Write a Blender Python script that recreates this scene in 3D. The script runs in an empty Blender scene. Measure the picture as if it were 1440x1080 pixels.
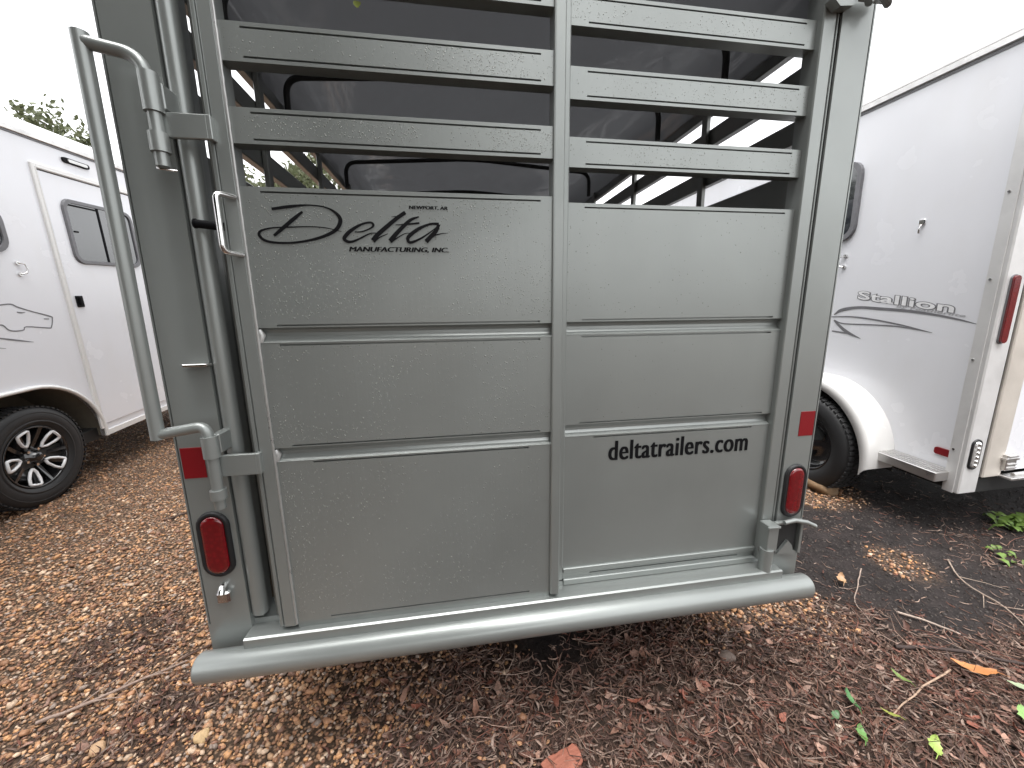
import bpy, bmesh, math, random
import numpy as np
from mathutils import Vector, Matrix, noise

S = bpy.context.scene
COL = S.collection
R = math.radians
random.seed(7)
rng = np.random.default_rng(7)

# ------------------------------------------------------------------ camera
def cam_axes(yaw, pitch, roll):
    a, b, c = R(yaw), R(pitch), R(roll)
    f = Vector((math.sin(a)*math.cos(b), math.cos(a)*math.cos(b), math.sin(b)))
    r = Vector((math.cos(a), -math.sin(a), 0)); u = r.cross(f)
    return math.cos(c)*r+math.sin(c)*u, -math.sin(c)*r+math.cos(c)*u, f
cd = bpy.data.cameras.new('camera'); cam = bpy.data.objects.new('camera', cd); COL.objects.link(cam)
cr, cu_, cf = cam_axes(8.895, -11.072, -0.6407)
CAM = Vector((-0.2357, -1.0162, 1.30))
cam.matrix_world = Matrix(((cr.x, cu_.x, -cf.x, CAM.x), (cr.y, cu_.y, -cf.y, CAM.y), (cr.z, cu_.z, -cf.z, CAM.z), (0, 0, 0, 1)))
cd.sensor_width = 36; cd.lens = 13.629; cd.clip_start = 0.02; cd.clip_end = 2000
S.camera = cam

# ------------------------------------------------------------------ world, sun, exposure (overcast day)
SUN_EL, SUN_AZ = 73, 205          # azimuth measured clockwise from +Y
w = bpy.data.worlds.new('World'); S.world = w; w.use_nodes = True
nt = w.node_tree; nt.nodes.clear()
sky = nt.nodes.new('ShaderNodeTexSky'); sky.sky_type = 'NISHITA'; sky.sun_disc = False
sky.sun_elevation = R(SUN_EL); sky.sun_rotation = R(SUN_AZ)
sky.air_density = 1.0; sky.dust_density = 3.2; sky.ozone_density = 1.0
hs = nt.nodes.new('ShaderNodeHueSaturation'); hs.inputs['Saturation'].default_value = 0.06
bg = nt.nodes.new('ShaderNodeBackground'); bg.inputs['Strength'].default_value = 0.15
wo = nt.nodes.new('ShaderNodeOutputWorld')
nt.links.new(sky.outputs[0], hs.inputs['Color']); nt.links.new(hs.outputs[0], bg.inputs['Color']); nt.links.new(bg.outputs[0], wo.inputs['Surface'])
sd = bpy.data.lights.new('sun', 'SUN'); sun = bpy.data.objects.new('sun', sd); COL.objects.link(sun)
sd.energy = 1.0; sd.angle = R(60); sd.color = (1.0, 0.98, 0.95)
el, az = R(SUN_EL), R(SUN_AZ)
sun.rotation_euler = (-Vector((math.sin(az)*math.cos(el), math.cos(az)*math.cos(el), math.sin(el)))).to_track_quat('-Z', 'Y').to_euler()
S.view_settings.view_transform = 'Standard'; S.view_settings.look = 'None'
S.view_settings.exposure = 1.82; S.view_settings.gamma = 1.0; S.view_settings.use_curve_mapping = False
S.cycles.max_bounces = 8

# ------------------------------------------------------------------ materials
class M:
    """small node-graph builder round one Principled shader"""
    def __init__(s, name, base=(.5, .5, .5), rough=.5, metal=0., coat=0., spec=.5, trans=0., ior=1.45, coat_rough=.08):
        s.m = bpy.data.materials.new(name); s.m.use_nodes = True
        s.nt = s.m.node_tree; s.p = s.nt.nodes['Principled BSDF']
        i = s.p.inputs
        i['Base Color'].default_value = (*base, 1); i['Roughness'].default_value = rough; i['Metallic'].default_value = metal
        i['Coat Weight'].default_value = coat; i['Coat Roughness'].default_value = coat_rough
        i['Specular IOR Level'].default_value = spec; i['Transmission Weight'].default_value = trans; i['IOR'].default_value = ior
        s.base = base; s.m.diffuse_color = (*base, 1)
        tc = s.nt.nodes.new('ShaderNodeTexCoord'); s.obj = tc.outputs['Object']
        s.nrm = None
    def n(s, t, **k):
        nd = s.nt.nodes.new(t)
        for a, b in k.items():
            if hasattr(nd, a): setattr(nd, a, b)
            else: nd.inputs[a.replace('_', ' ')].default_value = b
        return nd
    def link(s, a, b): s.nt.links.new(a, b)
    def coords(s, sc=(1, 1, 1)):
        mp = s.n('ShaderNodeMapping'); mp.inputs['Scale'].default_value = sc; s.link(s.obj, mp.inputs['Vector']); return mp.outputs[0]
    def noise(s, scale, detail=3, sc=(1, 1, 1), rough=.55):
        nd = s.n('ShaderNodeTexNoise'); nd.inputs['Scale'].default_value = scale; nd.inputs['Detail'].default_value = detail
        nd.inputs['Roughness'].default_value = rough; s.link(s.coords(sc), nd.inputs['Vector']); return nd.outputs['Fac']
    def voro(s, scale, sc=(1, 1, 1), out='Distance'):
        nd = s.n('ShaderNodeTexVoronoi'); nd.inputs['Scale'].default_value = scale; s.link(s.coords(sc), nd.inputs['Vector']); return nd.outputs[out]
    def ramp(s, fac, stops):
        nd = s.n('ShaderNodeValToRGB'); e = nd.color_ramp.elements
        while len(e) < len(stops): e.new(.5)
        for q, (p, c) in zip(e, stops):
            q.position = p; q.color = (c, c, c, 1) if isinstance(c, (int, float)) else (*c, 1)
        s.link(fac, nd.inputs[0]); return nd.outputs[0]
    def mix(s, fac, a, b, mode='MIX'):
        nd = s.n('ShaderNodeMix'); nd.data_type = 'RGBA'; nd.blend_type = mode
        for v, k in ((fac, 0), (a, 6), (b, 7)):
            if hasattr(v, 'is_linked') or hasattr(v, 'links'): s.link(v, nd.inputs[k])
            else: nd.inputs[k].default_value = v if k == 0 else (*v, 1)
        return nd.outputs[2]
    def math(s, op, a, b=0.):
        nd = s.n('ShaderNodeMath'); nd.operation = op
        for v, k in ((a, 0), (b, 1)):
            if hasattr(v, 'links'): s.link(v, nd.inputs[k])
            else: nd.inputs[k].default_value = v
        return nd.outputs[0]
    def col(s, c): s.link(c, s.p.inputs['Base Color']); return s
    def rough(s, c): s.link(c, s.p.inputs['Roughness']); return s
    def bump(s, h, strength=.3, dist=.002):
        nd = s.n('ShaderNodeBump'); nd.inputs['Strength'].default_value = strength; nd.inputs['Distance'].default_value = dist
        s.link(h, nd.inputs['Height'])
        if s.nrm is not None: s.link(s.nrm, nd.inputs['Normal'])
        s.nrm = nd.outputs[0]; s.link(s.nrm, s.p.inputs['Normal']); return s

def paint(name, base, wet=1.0):
    m = M(name, base, .34, .50, .28, .5, coat_rough=.12)
    n1 = m.noise(2.2, 4); n2 = m.noise(7, 5, (1, 1, .25))
    c = m.mix(m.ramp(n1, [(.3, 0), (.75, 1)]), tuple(b*.90 for b in base), tuple(b*1.08 for b in base))
    dirt = m.ramp(n2, [(.55, 0), (.95, .22)])
    m.col(m.mix(dirt, c, (.255, .265, .245)))
    m.rough(m.ramp(m.noise(5, 5, (1, 1, .35)), [(.25, .30), (.8, .44)]))
    m.bump(m.noise(1.6, 2), .10, .02)                     # gently uneven sheet
    if wet:
        mask = m.ramp(m.noise(3.2, 3, (1.2, 1, .8)), [(.30, 0.15), (.75, 1)])
        drops = m.ramp(m.voro(95), [(.0, 1), (.22, .6), (.30, 0)])
        streak = m.ramp(m.noise(85, 1, (1, 1, .03)), [(.40, 0), (.70, 1)])
        m.bump(m.math('MULTIPLY', m.math('ADD', m.math('MULTIPLY', drops, .6), m.math('MULTIPLY', streak, .5)), mask), .10*wet, .0012)
    return m.m

SAGE = paint('sage_metallic_paint', (.268, .285, .275), 1.0)
SAGE_DRY = paint('sage_paint_smooth', (.276, .293, .283), 0.25)
SAGE_SHADE = paint('sage_paint_shaded', (.17, .175, .165), 0.0)  # same sage paint, base colour darkened to carry the interior shade

def white_paint(name, base=(.80, .80, .815)):
    m = M(name, base, .22, 0, .5)
    n = m.noise(1.3, 5); d = m.ramp(m.noise(4.5, 6, (1, 1, .4)), [(.5, 0), (1.0, .3)])
    c = m.mix(m.ramp(n, [(.3, 0), (.8, 1)]), tuple(b*.95 for b in base), base)
    m.col(m.mix(d, c, (.62, .60, .56))); m.rough(m.ramp(m.noise(3, 4), [(.3, .16), (.8, .34)]))
    m.bump(m.noise(1.1, 2), .12, .03)
    return m.m
WHITE = white_paint('white_aluminium_skin', (.78, .785, .82))
WHITE_B = white_paint('white_fibreglass', (.74, .73, .715))

def metal(name, base, rough, mt=1.0):
    m = M(name, base, rough, mt)
    m.rough(m.ramp(m.noise(30, 4), [(.3, rough*.7), (.8, rough*1.5)])); m.bump(m.noise(30, 2), .05, .001)
    m.col(m.mix(m.ramp(m.noise(6, 5), [(.45, 0), (.75, .6)]), base, tuple(b*.72 for b in base)))
    return m.m
ALU = metal('brushed_aluminium', (.62, .61, .60), .38)
SILVER = metal('satin_silver_post', (.66, .655, .65), .40, .25)
ALU_WARM = metal('dull_aluminium', (.60, .555, .50), .4, .2)
CHROME = metal('chrome', (.75, .74, .73), .12)
RODM = metal('silver_painted_rod', (.42, .42, .41), .36, .6)

def plain(name, base, rough, **k):
    m = M(name, base, rough, **k)
    m.col(m.mix(m.noise(25, 4), tuple(b*.75 for b in base), tuple(min(1, b*1.25) for b in base))); m.bump(m.noise(40, 2), .05, .001)
    return m.m
BLACK = plain('black_vinyl_lettering', (.006, .006, .007), .6, spec=.12)
GREYV = plain('grey_vinyl_decal', (.17, .17, .18), .5, spec=.3)
GREYL = plain('silver_vinyl_decal', (.42, .42, .44), .4)
WHITEV = plain('white_vinyl_decal', (.78, .78, .79), .4)
RUBBER = plain('black_rubber', (.022, .022, .023), .55)
RUBSEAL = plain('rubber_seal', (.010, .010, .011), .5)
REDREF = M('red_reflective_tape', (.19, .003, .007), .4); REDREF.bump(REDREF.voro(260), .2, .001); REDREF = REDREF.m
def lens_mat():
    m = M('red_lens', (.42, .006, .012), .12, 0, 1.0)
    v = m.voro(85); m.col(m.mix(m.ramp(v, [(.1, 0), (.6, 1)]), (.17, .002, .006), (.12, .001, .004)))
    m.bump(v, .12, .002); return m.m
REDLENS = lens_mat()
CLEARLENS = M('clear_lens', (.55, .55, .54), .1, .4, 1.0); CLEARLENS.bump(CLEARLENS.voro(60), .7, .004); CLEARLENS = CLEARLENS.m
GLASS = M('tinted_window_glass', (.03, .034, .04), .04, 0, 1.0, 1.0).m
DARKF = plain('grey_window_gasket', (.16, .16, .17), .45)
RIMBLK = M('gloss_black_rim', (.012, .012, .013), .18, 0, .8).m
LINER = plain('dusty_fender_liner', (.13, .115, .09), .7)
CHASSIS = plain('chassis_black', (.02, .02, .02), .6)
def tarp_mat():
    m = M('dark_vinyl_tarp', (.105, .107, .110), .14, 0, .5)
    m.bump(m.noise(2.5, 3, (1, .7, 1)), .5, .05); m.bump(m.noise(9, 1, (1.3, .5, 1)), .10, .02)
    m.rough(m.ramp(m.noise(4, 3), [(.3, .07), (.8, .20)]))
    tr = m.n('ShaderNodeBsdfTranslucent'); tr.inputs['Color'].default_value = (.48, .485, .50, 1)
    mx = m.n('ShaderNodeMixShader'); mx.inputs[0].default_value = .27
    m.link(m.p.outputs[0], mx.inputs[1]); m.link(tr.outputs[0], mx.inputs[2]); m.link(mx.outputs[0], m.nt.nodes['Material Output'].inputs['Surface']); return m.m
TARP = tarp_mat()
WOOD = plain('weathered_floor_planks', (.16, .12, .08), .8)
BARK = M('tree_bark', (.11, .085, .06), .9); BARK.bump(BARK.noise(14, 5, (1, 1, .2)), .8, .03); BARK = BARK.m

def leaf_mat(name, a, b):
    m = M(name, a, .55, 0, 0, .3)
    at = m.n('ShaderNodeAttribute'); at.attribute_name = 'tint'
    m.col(m.mix(at.outputs['Fac'], a, b)); m.p.inputs['Subsurface Weight'].default_value = 0
    tr = m.n('ShaderNodeBsdfTranslucent'); m.link(m.mix(at.outputs['Fac'], a, b), tr.inputs['Color'])
    mx = m.n('ShaderNodeMixShader'); mx.inputs[0].default_value = .35
    out = m.nt.nodes['Material Output']; m.link(m.p.outputs[0], mx.inputs[1]); m.link(tr.outputs[0], mx.inputs[2]); m.link(mx.outputs[0], out.inputs['Surface'])
    return m.m
LEAF_A = leaf_mat('oak_leaves', (.065, .080, .040), (.16, .175, .10))
LEAF_B = leaf_mat('dark_evergreen_leaves', (.012, .022, .009), (.032, .048, .018))

def piece_mat(name, rough, bumps=120, coat=0.):
    m = M(name, (.3, .2, .15), rough, 0, coat)
    at = m.n('ShaderNodeAttribute'); at.attribute_name = 'col'
    v = m.ramp(m.noise(bumps, 4), [(.25, .62), (.75, 1.15)])
    m.col(m.mix(1.0, at.outputs['Color'], v, 'MULTIPLY')); m.bump(m.noise(bumps*2, 3), .35, .002)
    return m.m
GRAVELM = piece_mat('gravel_stone', .55)
CHIPM = piece_mat('wood_chip_and_dead_leaf', .6, 160)
DROPM = M('rain_drop', (.22, .23, .21), .06, .3, 1.0, .5).m

def ground_mat():
    m = M('wet_soil_and_gravel', (.08, .06, .05), .8, spec=.18)
    at = m.n('ShaderNodeAttribute'); at.attribute_name = 'zone'
    sep = m.n('ShaderNodeSeparateColor'); m.link(at.outputs['Color'], sep.inputs[0])
    n1 = m.noise(9, 6); n2 = m.noise(70, 5); v = m.voro(85)
    soil = m.mix(m.ramp(n1, [(.3, 0), (.7, 1)]), (.013, .0108, .0105), (.034, .028, .027))
    soil = m.mix(m.ramp(n2, [(.52, 0), (.75, .7)]), soil, (.060, .049, .046))
    gcol = m.mix(m.voro(85, out='Color'), (.20, .125, .080), (.40, .25, .165))
    gcol = m.mix(m.ramp(v, [(.25, 0), (.55, .9)]), gcol, (.035, .025, .018))
    lit = m.mix(m.ramp(m.noise(45, 6), [(.35, 0), (.65, 1)]), (.020, .014, .011), (.080, .052, .040))
    c = m.mix(sep.outputs[0], soil, gcol); c = m.mix(sep.outputs[1], c, lit)
    m.col(c); m.rough(m.ramp(n1, [(.3, .65), (.7, .95)]))
    m.bump(n1, .5, .03); m.bump(n2, .7, .012); m.bump(m.noise(260, 4), .6, .004)
    return m.m
GROUNDM = ground_mat()

# ------------------------------------------------------------------ mesh helpers
def mkobj(name, me, mat, parent=None, smooth=False):
    o = bpy.data.objects.new(name, me); COL.objects.link(o)
    if mat is not None and not me.materials: me.materials.append(mat)
    if smooth: me.polygons.foreach_set('use_smooth', [True]*len(me.polygons))
    if parent is not None: o.parent = parent
    return o
def tag(o, label=None, cat=None, group=None, kind=None):
    for k, v in (('label', label), ('category', cat), ('group', group), ('kind', kind)):
        if v: o[k] = v
    return o
def empty(name, loc, label, cat, group=None, rot=(0, 0, 0)):
    e = bpy.data.objects.new(name, None); COL.objects.link(e); e.location = loc; e.rotation_euler = rot
    e.empty_display_size = .2
    return tag(e, label, cat, group)

class B:
    """collects shapes, in the local space of a root placed at `org`"""
    def __init__(s, org=(0, 0, 0)): s.v = []; s.f = []; s.sm = []; s.o = org
    def add(s, vs, fs, smooth=False):
        k = len(s.v); o = s.o
        s.v += [(v[0]-o[0], v[1]-o[1], v[2]-o[2]) for v in vs]; s.f += [[i+k for i in f] for f in fs]; s.sm += [smooth]*len(fs); return s
    def box(s, x0, x1, y0, y1, z0, z1, bev=0.002):
        bm = bmesh.new(); bmesh.ops.create_cube(bm, size=1)
        for v in bm.verts:
            v.co = ((x0+x1)/2+v.co.x*(x1-x0), (y0+y1)/2+v.co.y*(y1-y0), (z0+z1)/2+v.co.z*(z1-z0))
        bev = min(bev, .3*min(abs(x1-x0), abs(y1-y0), abs(z1-z0)))
        if bev > 0: bmesh.ops.bevel(bm, geom=bm.edges[:], offset=bev, segments=1, affect='EDGES', profile=.5)
        bm.verts.index_update()
        s.add([tuple(v.co) for v in bm.verts], [[v.index for v in f.verts] for f in bm.faces]); bm.free(); return s
    def prism(s, poly, axis, a, b, smooth=False):
        """poly of 2D points in the plane normal to axis ('x': (y,z), 'y': (x,z), 'z': (x,y))"""
        def P(p, t): return (t, p[0], p[1]) if axis == 'x' else (p[0], t, p[1]) if axis == 'y' else (p[0], p[1], t)
        n = len(poly); vs = [P(p, a) for p in poly]+[P(p, b) for p in poly]
        fs = [[i, (i+1) % n, n+(i+1) % n, n+i] for i in range(n)]
        s.add(vs, fs, smooth); s.add(vs, [list(range(n-1, -1, -1)), list(range(n, 2*n))]); return s
    def tube(s, pts, r, n=12, cap=True):
        pts = [Vector(p) for p in pts]; m = len(pts); rr = r if isinstance(r, (list, tuple)) else [r]*m
        t = [(pts[min(i+1, m-1)]-pts[max(i-1, 0)]).normalized() for i in range(m)]
        u = t[0].orthogonal().normalized(); vs = []
        for i in range(m):
            u = (u-t[i]*u.dot(t[i])).normalized(); w_ = t[i].cross(u)
            for k in range(n):
                a = 2*math.pi*k/n; vs.append(tuple(pts[i]+(u*math.cos(a)+w_*math.sin(a))*rr[i]))
        fs = [[i*n+k, i*n+(k+1) % n, (i+1)*n+(k+1) % n, (i+1)*n+k] for i in range(m-1) for k in range(n)]
        s.add(vs, fs, True)
        if cap: s.add(vs, [list(range(n-1, -1, -1)), list(range((m-1)*n, m*n))])
        return s
    def lathe(s, prof, axis_o, axis='x', n=40, smooth=True):
        """prof of (radius, offset along axis)"""
        vs = []
        for r, h in prof:
            for k in range(n):
                a = 2*math.pi*k/n; c, d = r*math.cos(a), r*math.sin(a)
                p = (h, c, d) if axis == 'x' else (c, h, d) if axis == 'y' else (c, d, h)
                vs.append((axis_o[0]+p[0], axis_o[1]+p[1], axis_o[2]+p[2]))
        s.add(vs, [[i*n+k, i*n+(k+1) % n, (i+1)*n+(k+1) % n, (i+1)*n+k] for i in range(len(prof)-1) for k in range(n)], smooth); return s
    def cells(s, xs, zs, dep, yf, yb):
        """plate in the x-z plane, front at yf (+dep per cell), back at yb; grooves are recessed cells"""
        nx, nz = len(xs)-1, len(zs)-1
        D = lambda i, j: dep.get((i, j), 0.)
        for i in range(nx):
            for j in range(nz):
                y = yf+D(i, j); a, b, c, d = xs[i], xs[i+1], zs[j], zs[j+1]
                s.add([(a, y, c), (b, y, c), (b, y, d), (a, y, d)], [[0, 1, 2, 3]])
                if i+1 < nx and D(i, j) != D(i+1, j): s.add([(b, y, c), (b, yf+D(i+1, j), c), (b, yf+D(i+1, j), d), (b, y, d)], [[0, 1, 2, 3]])
                if j+1 < nz and D(i, j) != D(i, j+1): s.add([(a, y, d), (b, y, d), (b, yf+D(i, j+1), d), (a, yf+D(i, j+1), d)], [[0, 1, 2, 3]])
        a, b, c, d = xs[0], xs[-1], zs[0], zs[-1]
        s.add([(a, yf, c), (b, yf, c), (b, yf, d), (a, yf, d), (a, yb, c), (b, yb, c), (b, yb, d), (a, yb, d)],
              [[0, 4, 5, 1], [1, 5, 6, 2], [2, 6, 7, 3], [3, 7, 4, 0], [4, 7, 6, 5]])
        return s
    def sheet(s, pts, thick, place):
        """flat polygon (u,v) turned to a thin plate; place(u,v,h) -> xyz"""
        n = len(pts); vs = [place(u, v, 0) for u, v in pts]+[place(u, v, thick) for u, v in pts]
        return s.add(vs, [list(range(n)), list(range(2*n-1, n-1, -1))]+[[i, (i+1) % n, n+(i+1) % n, n+i] for i in range(n)])
    def mesh(s, name):
        me = bpy.data.meshes.new(name); me.from_pydata(s.v, [], s.f); me.polygons.foreach_set('use_smooth', s.sm)
        bm = bmesh.new(); bm.from_mesh(me); bmesh.ops.recalc_face_normals(bm, faces=bm.faces[:]); bm.to_mesh(me); bm.free(); return me
    def build(s, name, mat, parent=None): return mkobj(name, s.mesh(name), mat, parent)

def spline(pts, sub=6):
    P = [np.array(p, float) for p in pts]; P = [2*P[0]-P[1]]+P+[2*P[-1]-P[-2]]; out = []
    for i in range(1, len(P)-2):
        for k in range(sub):
            t = k/sub; a, b, c, d = P[i-1:i+3]
            out.append(.5*((2*b)+(-a+c)*t+(2*a-5*b+4*c-d)*t*t+(-a+3*b-3*c+d)*t**3))
    out.append(P[-2]); return out
def stroke(b, pts, place, h=.0012, sub=7, ws=1.0):
    q = spline(pts, sub); n = len(q); L = []; Rr = []
    for i in range(n):
        d = q[min(i+1, n-1)][:2]-q[max(i-1, 0)][:2]; d = d/(np.linalg.norm(d)+1e-9); nn = np.array((-d[1], d[0])); w_ = max(q[i][2], .0006)*ws*.5
        L.append(q[i][:2]+nn*w_); Rr.append(q[i][:2]-nn*w_)
    vs = [place(*p, h) for p in L]+[place(*p, h) for p in Rr]
    b.add(vs, [[i, i+1, n+i+1, n+i] for i in range(n-1)])
def text(b, body, box, place, h=.0012, shear=0., bold=0., drop=0., space=1.0):
    """lettering fitted to the rectangle (u0,u1,v0,v1)"""
    c = bpy.data.curves.new('lettering', 'FONT'); c.body = body; c.size = 1; c.shear = shear; c.offset = bold; c.resolution_u = 6; c.space_character = space
    o = bpy.data.objects.new('lettering', c); COL.objects.link(o); bpy.context.view_layer.update()
    me = bpy.data.meshes.new_from_object(o.evaluated_get(bpy.context.evaluated_depsgraph_get()))
    vs = np.array([v.co[:2] for v in me.vertices]); lo, hi = vs.min(0), vs.max(0); u0, u1, v0, v1 = box
    uv = (vs-lo)/(hi-lo)
    b.add([place(u0+(u1-u0)*p[0], v0+(v1-v0)*p[1]-drop*p[0], h) for p in uv], [list(f.vertices) for f in me.polygons])
    bpy.data.objects.remove(o); bpy.data.curves.remove(c); bpy.data.meshes.remove(me)
def stadium(w_, h_, n=10):
    r = w_/2; k = h_/2-r; p = []
    for i in range(n+1): a = math.pi*i/n; p.append((r*math.cos(a), k+r*math.sin(a)))
    for i in range(n+1): a = math.pi+math.pi*i/n; p.append((r*math.cos(a), -k+r*math.sin(a)))
    return p
def rrect(u0, u1, v0, v1, r, n=5):
    p = []
    for cx, cy, a0 in ((u1-r, v1-r, 0), (u0+r, v1-r, 90), (u0+r, v0+r, 180), (u1-r, v0+r, 270)):
        for i in range(n+1): a = R(a0+90*i/n); p.append((cx+r*math.cos(a), cy+r*math.sin(a)))
    return p
def oval(b, c, w_, h_, place, rings):
    """domed stadium: rings of (scale offset inward, height)"""
    vs = []; n = None
    for off, h in rings:
        p = stadium(w_-2*off, h_-2*off); n = len(p); vs += [place(c[0]+u, c[1]+v, h) for u, v in p]
    fs = [[i*n+k, i*n+(k+1) % n, (i+1)*n+(k+1) % n, (i+1)*n+k] for i in range(len(rings)-1) for k in range(n)]
    b.add(vs, fs, True); b.add(vs[-n:], [list(range(n))], True)
def bend(pts, r=.03, n=5):
    """round the corners of a polyline"""
    P = [Vector(p) for p in pts]; out = [P[0]]
    for i in range(1, len(P)-1):
        a = (P[i-1]-P[i]); c = (P[i+1]-P[i]); rr = min(r, a.length*.45, c.length*.45); a.normalize(); c.normalize()
        p0, p1 = P[i]+a*rr, P[i]+c*rr
        for k in range(n+1): t = k/n; out.append(p0*(1-t)**2+P[i]*2*t*(1-t)+p1*t*t)
    out.append(P[-1]); return out

# ------------------------------------------------------------------ ground
def fbm(x, y, s): return noise.noise(Vector((x*s, y*s, 3.1)))
def gz(x, y): return .022*fbm(x, y, .9)+.010*fbm(x, y, 3.1)-.010
def blob(x, y, cx, cy, r, soft=.35): return max(0., min(1., (r-math.hypot(x-cx, y-cy))/(r*soft)+.5*fbm(x, y, 4)))
def sm(a, b, t): t = max(0., min(1., (t-a)/(b-a))); return t*t*(3-2*t)
def zones(x, y):
    """(gravel, litter) cover in 0..1, bare soil is the rest"""
    q = .28*fbm(x, y, 2.1)+.15*fbm(x, y, 6)
    g = 1-sm(-.55, .25, x+q+.25*max(0, .2-y))
    g = max(g, .95*blob(x, y, 1.18, .22, .24), .8*blob(x, y, .75, .30, .25), .9*blob(x, y, 2.3, 1.25, .35), .55*blob(x, y, 2.0, .42, .16))
    l = sm(-.85, -.15, x+q)*(1-sm(.10, .42, y+q+.24*max(0, x-.8)))
    l = max(l, .45*blob(x, y, -1.55, .55, .22), .5*blob(x, y, -1.2, .18, .2), .2*blob(x, y, 2.7, .3, .4), .35*sm(-.2, .5, -x-1.0+q)*sm(.4, .0, y))
    g *= 1-.75*l
    g = max(g, .9*sm(-1.25, -1.9, y+q))  # unseen gravel added behind the camera to brighten the lower gate panels
    return max(0, min(1, g)), max(0, min(1, l))
def grid_axis(fine0, fine1, step, far):
    a = list(np.arange(fine0, fine1+1e-6, step)); d = step
    lo, hi = [], []
    p = fine0
    while p > -far: d *= 1.35; p -= d; lo.append(p)
    d = step; p = fine1
    while p < far: d *= 1.35; p += d; hi.append(p)
    return lo[::-1]+a+hi
gx, gy = grid_axis(-4.6, 3.6, .05, 400), grid_axis(-1.2, 5.2, .05, 400)
gv = [(x, y, gz(x, y)) for y in gy for x in gx]; nx = len(gx)
gf = [(j*nx+i, j*nx+i+1, (j+1)*nx+i+1, (j+1)*nx+i) for j in range(len(gy)-1) for i in range(nx-1)]
me = bpy.data.meshes.new('ground'); me.from_pydata(gv, [], gf)
at = me.color_attributes.new('zone', 'FLOAT_COLOR', 'POINT')
zc = np.zeros((len(gv), 4), np.float32); zc[:, 3] = 1
for i, (x, y, _) in enumerate(gv): zc[i, :2] = zones(x, y)
at.data.foreach_set('color', zc.ravel())
ground = mkobj('ground', me, GROUNDM, None, True); tag(ground, 'wet soil ground with gravel, bark litter and packed dirt', None, None, 'structure')

# ------------------------------------------------------------------ livestock trailer
T = (0, .05, 0)
LT = empty('livestock_trailer', T, 'sage green livestock trailer with slatted rear gates and pipe bumper', 'trailer')
def b(): return B(T)
ON0 = lambda u, v, h: (u, -h, v)                 # lettering on the left gate panel (front y=0)
YR = .051
ONR = lambda u, v, h: (u, YR-h, v)

def grooved(x0, x1, z0, z1, yf, yb, gr, inset=.045, gw=.004, gd=.011):
    zs = [z0]; rec = []
    for g in sorted(gr): zs += [g-gw/2, g+gw/2]; rec.append(len(zs)-2)
    zs.append(z1); xs = [x0, x0+inset, x1-inset*.7, x1]
    return b().cells(xs, zs, {(1, j): gd for j in rec}, yf, yb)

SL = [(1.661, 1.733), (1.820, 1.894), (1.982, 2.051), (2.140, 2.210)]
RAILS = [(.921, .957), (1.224, 1.260)]
def rail(x0, x1, y, za, zb):
    h = zb-za
    pr = [(y, zb), (y+.004, zb-.001), (y+.013, zb-.16*h), (y+.017, zb-.38*h), (y+.0165, zb-.58*h), (y+.012, zb-.78*h), (y+.003, zb-.94*h), (y-.001, za), (y+.026, za), (y+.026, zb)]
    return b().prism(pr, 'x', x0, x1)
def gate(name, y, x0, x1, frame):
    g = frame.build(name, SAGE, LT)
    for za, zb in SL:
        grooved(x0, x1, za, zb, y, y+.036, [za+.009, zb-.010]).build('slat', SAGE, g)
    grooved(x0, x1, RAILS[1][1], 1.574, y, y+.026, [RAILS[1][1]+.005, 1.574-.011]).build('panel', SAGE, g)
    grooved(x0, x1, RAILS[0][1], RAILS[1][0], y, y+.026, [RAILS[0][1]+.005, RAILS[1][0]-.006]).build('panel', SAGE, g)
    grooved(x0, x1, .446, RAILS[0][0], y, y+.026, [.455, RAILS[0][0]-.006], .09).build('panel', SAGE, g)
    for za, zb in RAILS: rail(x0, x1, y, za, zb).build('rail', SAGE_DRY, g)
    return g
# left (sliding) gate
f = b()
f.box(-.7215, -.6905, -.006, .045, .440, 2.30, .003); f.box(-.734, -.7245, -.002, .045, .440, 2.30, .002)
f.box(.0325, .0600, -.010, .044, .440, 2.30, .003); f.box(-.6905, .0325, .004, .045, .425, .446, .002); f.box(-.6905, .0325, .0, .045, 2.262, 2.30, .002)
GL = gate('sliding_gate', 0., -.6905, .0325, f)
wb = b(); zz = np.linspace(.446, 2.26, 150)
wb.tube([(-.6890+.00025*math.sin(i*1.9), -.0035, z) for i, z in enumerate(zz)], [.0036+.0003*math.sin(i*2.7) for i in range(150)], 6)
for za, zb in RAILS: wb.tube([(-.688, .004, zb-.004), (-.684, .006, (za+zb)/2), (-.688, .003, za)], [.006, .009, .006], 8)
wb.build('weld_bead', RODM, GL)
h = b(); h.tube(bend([(-.697, -.004, 1.548), (-.719, -.040, 1.549), (-.719, -.040, 1.428), (-.697, -.004, 1.425)], .014), .0062, 10); h.build('grab_handle', CHROME, GL)
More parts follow.
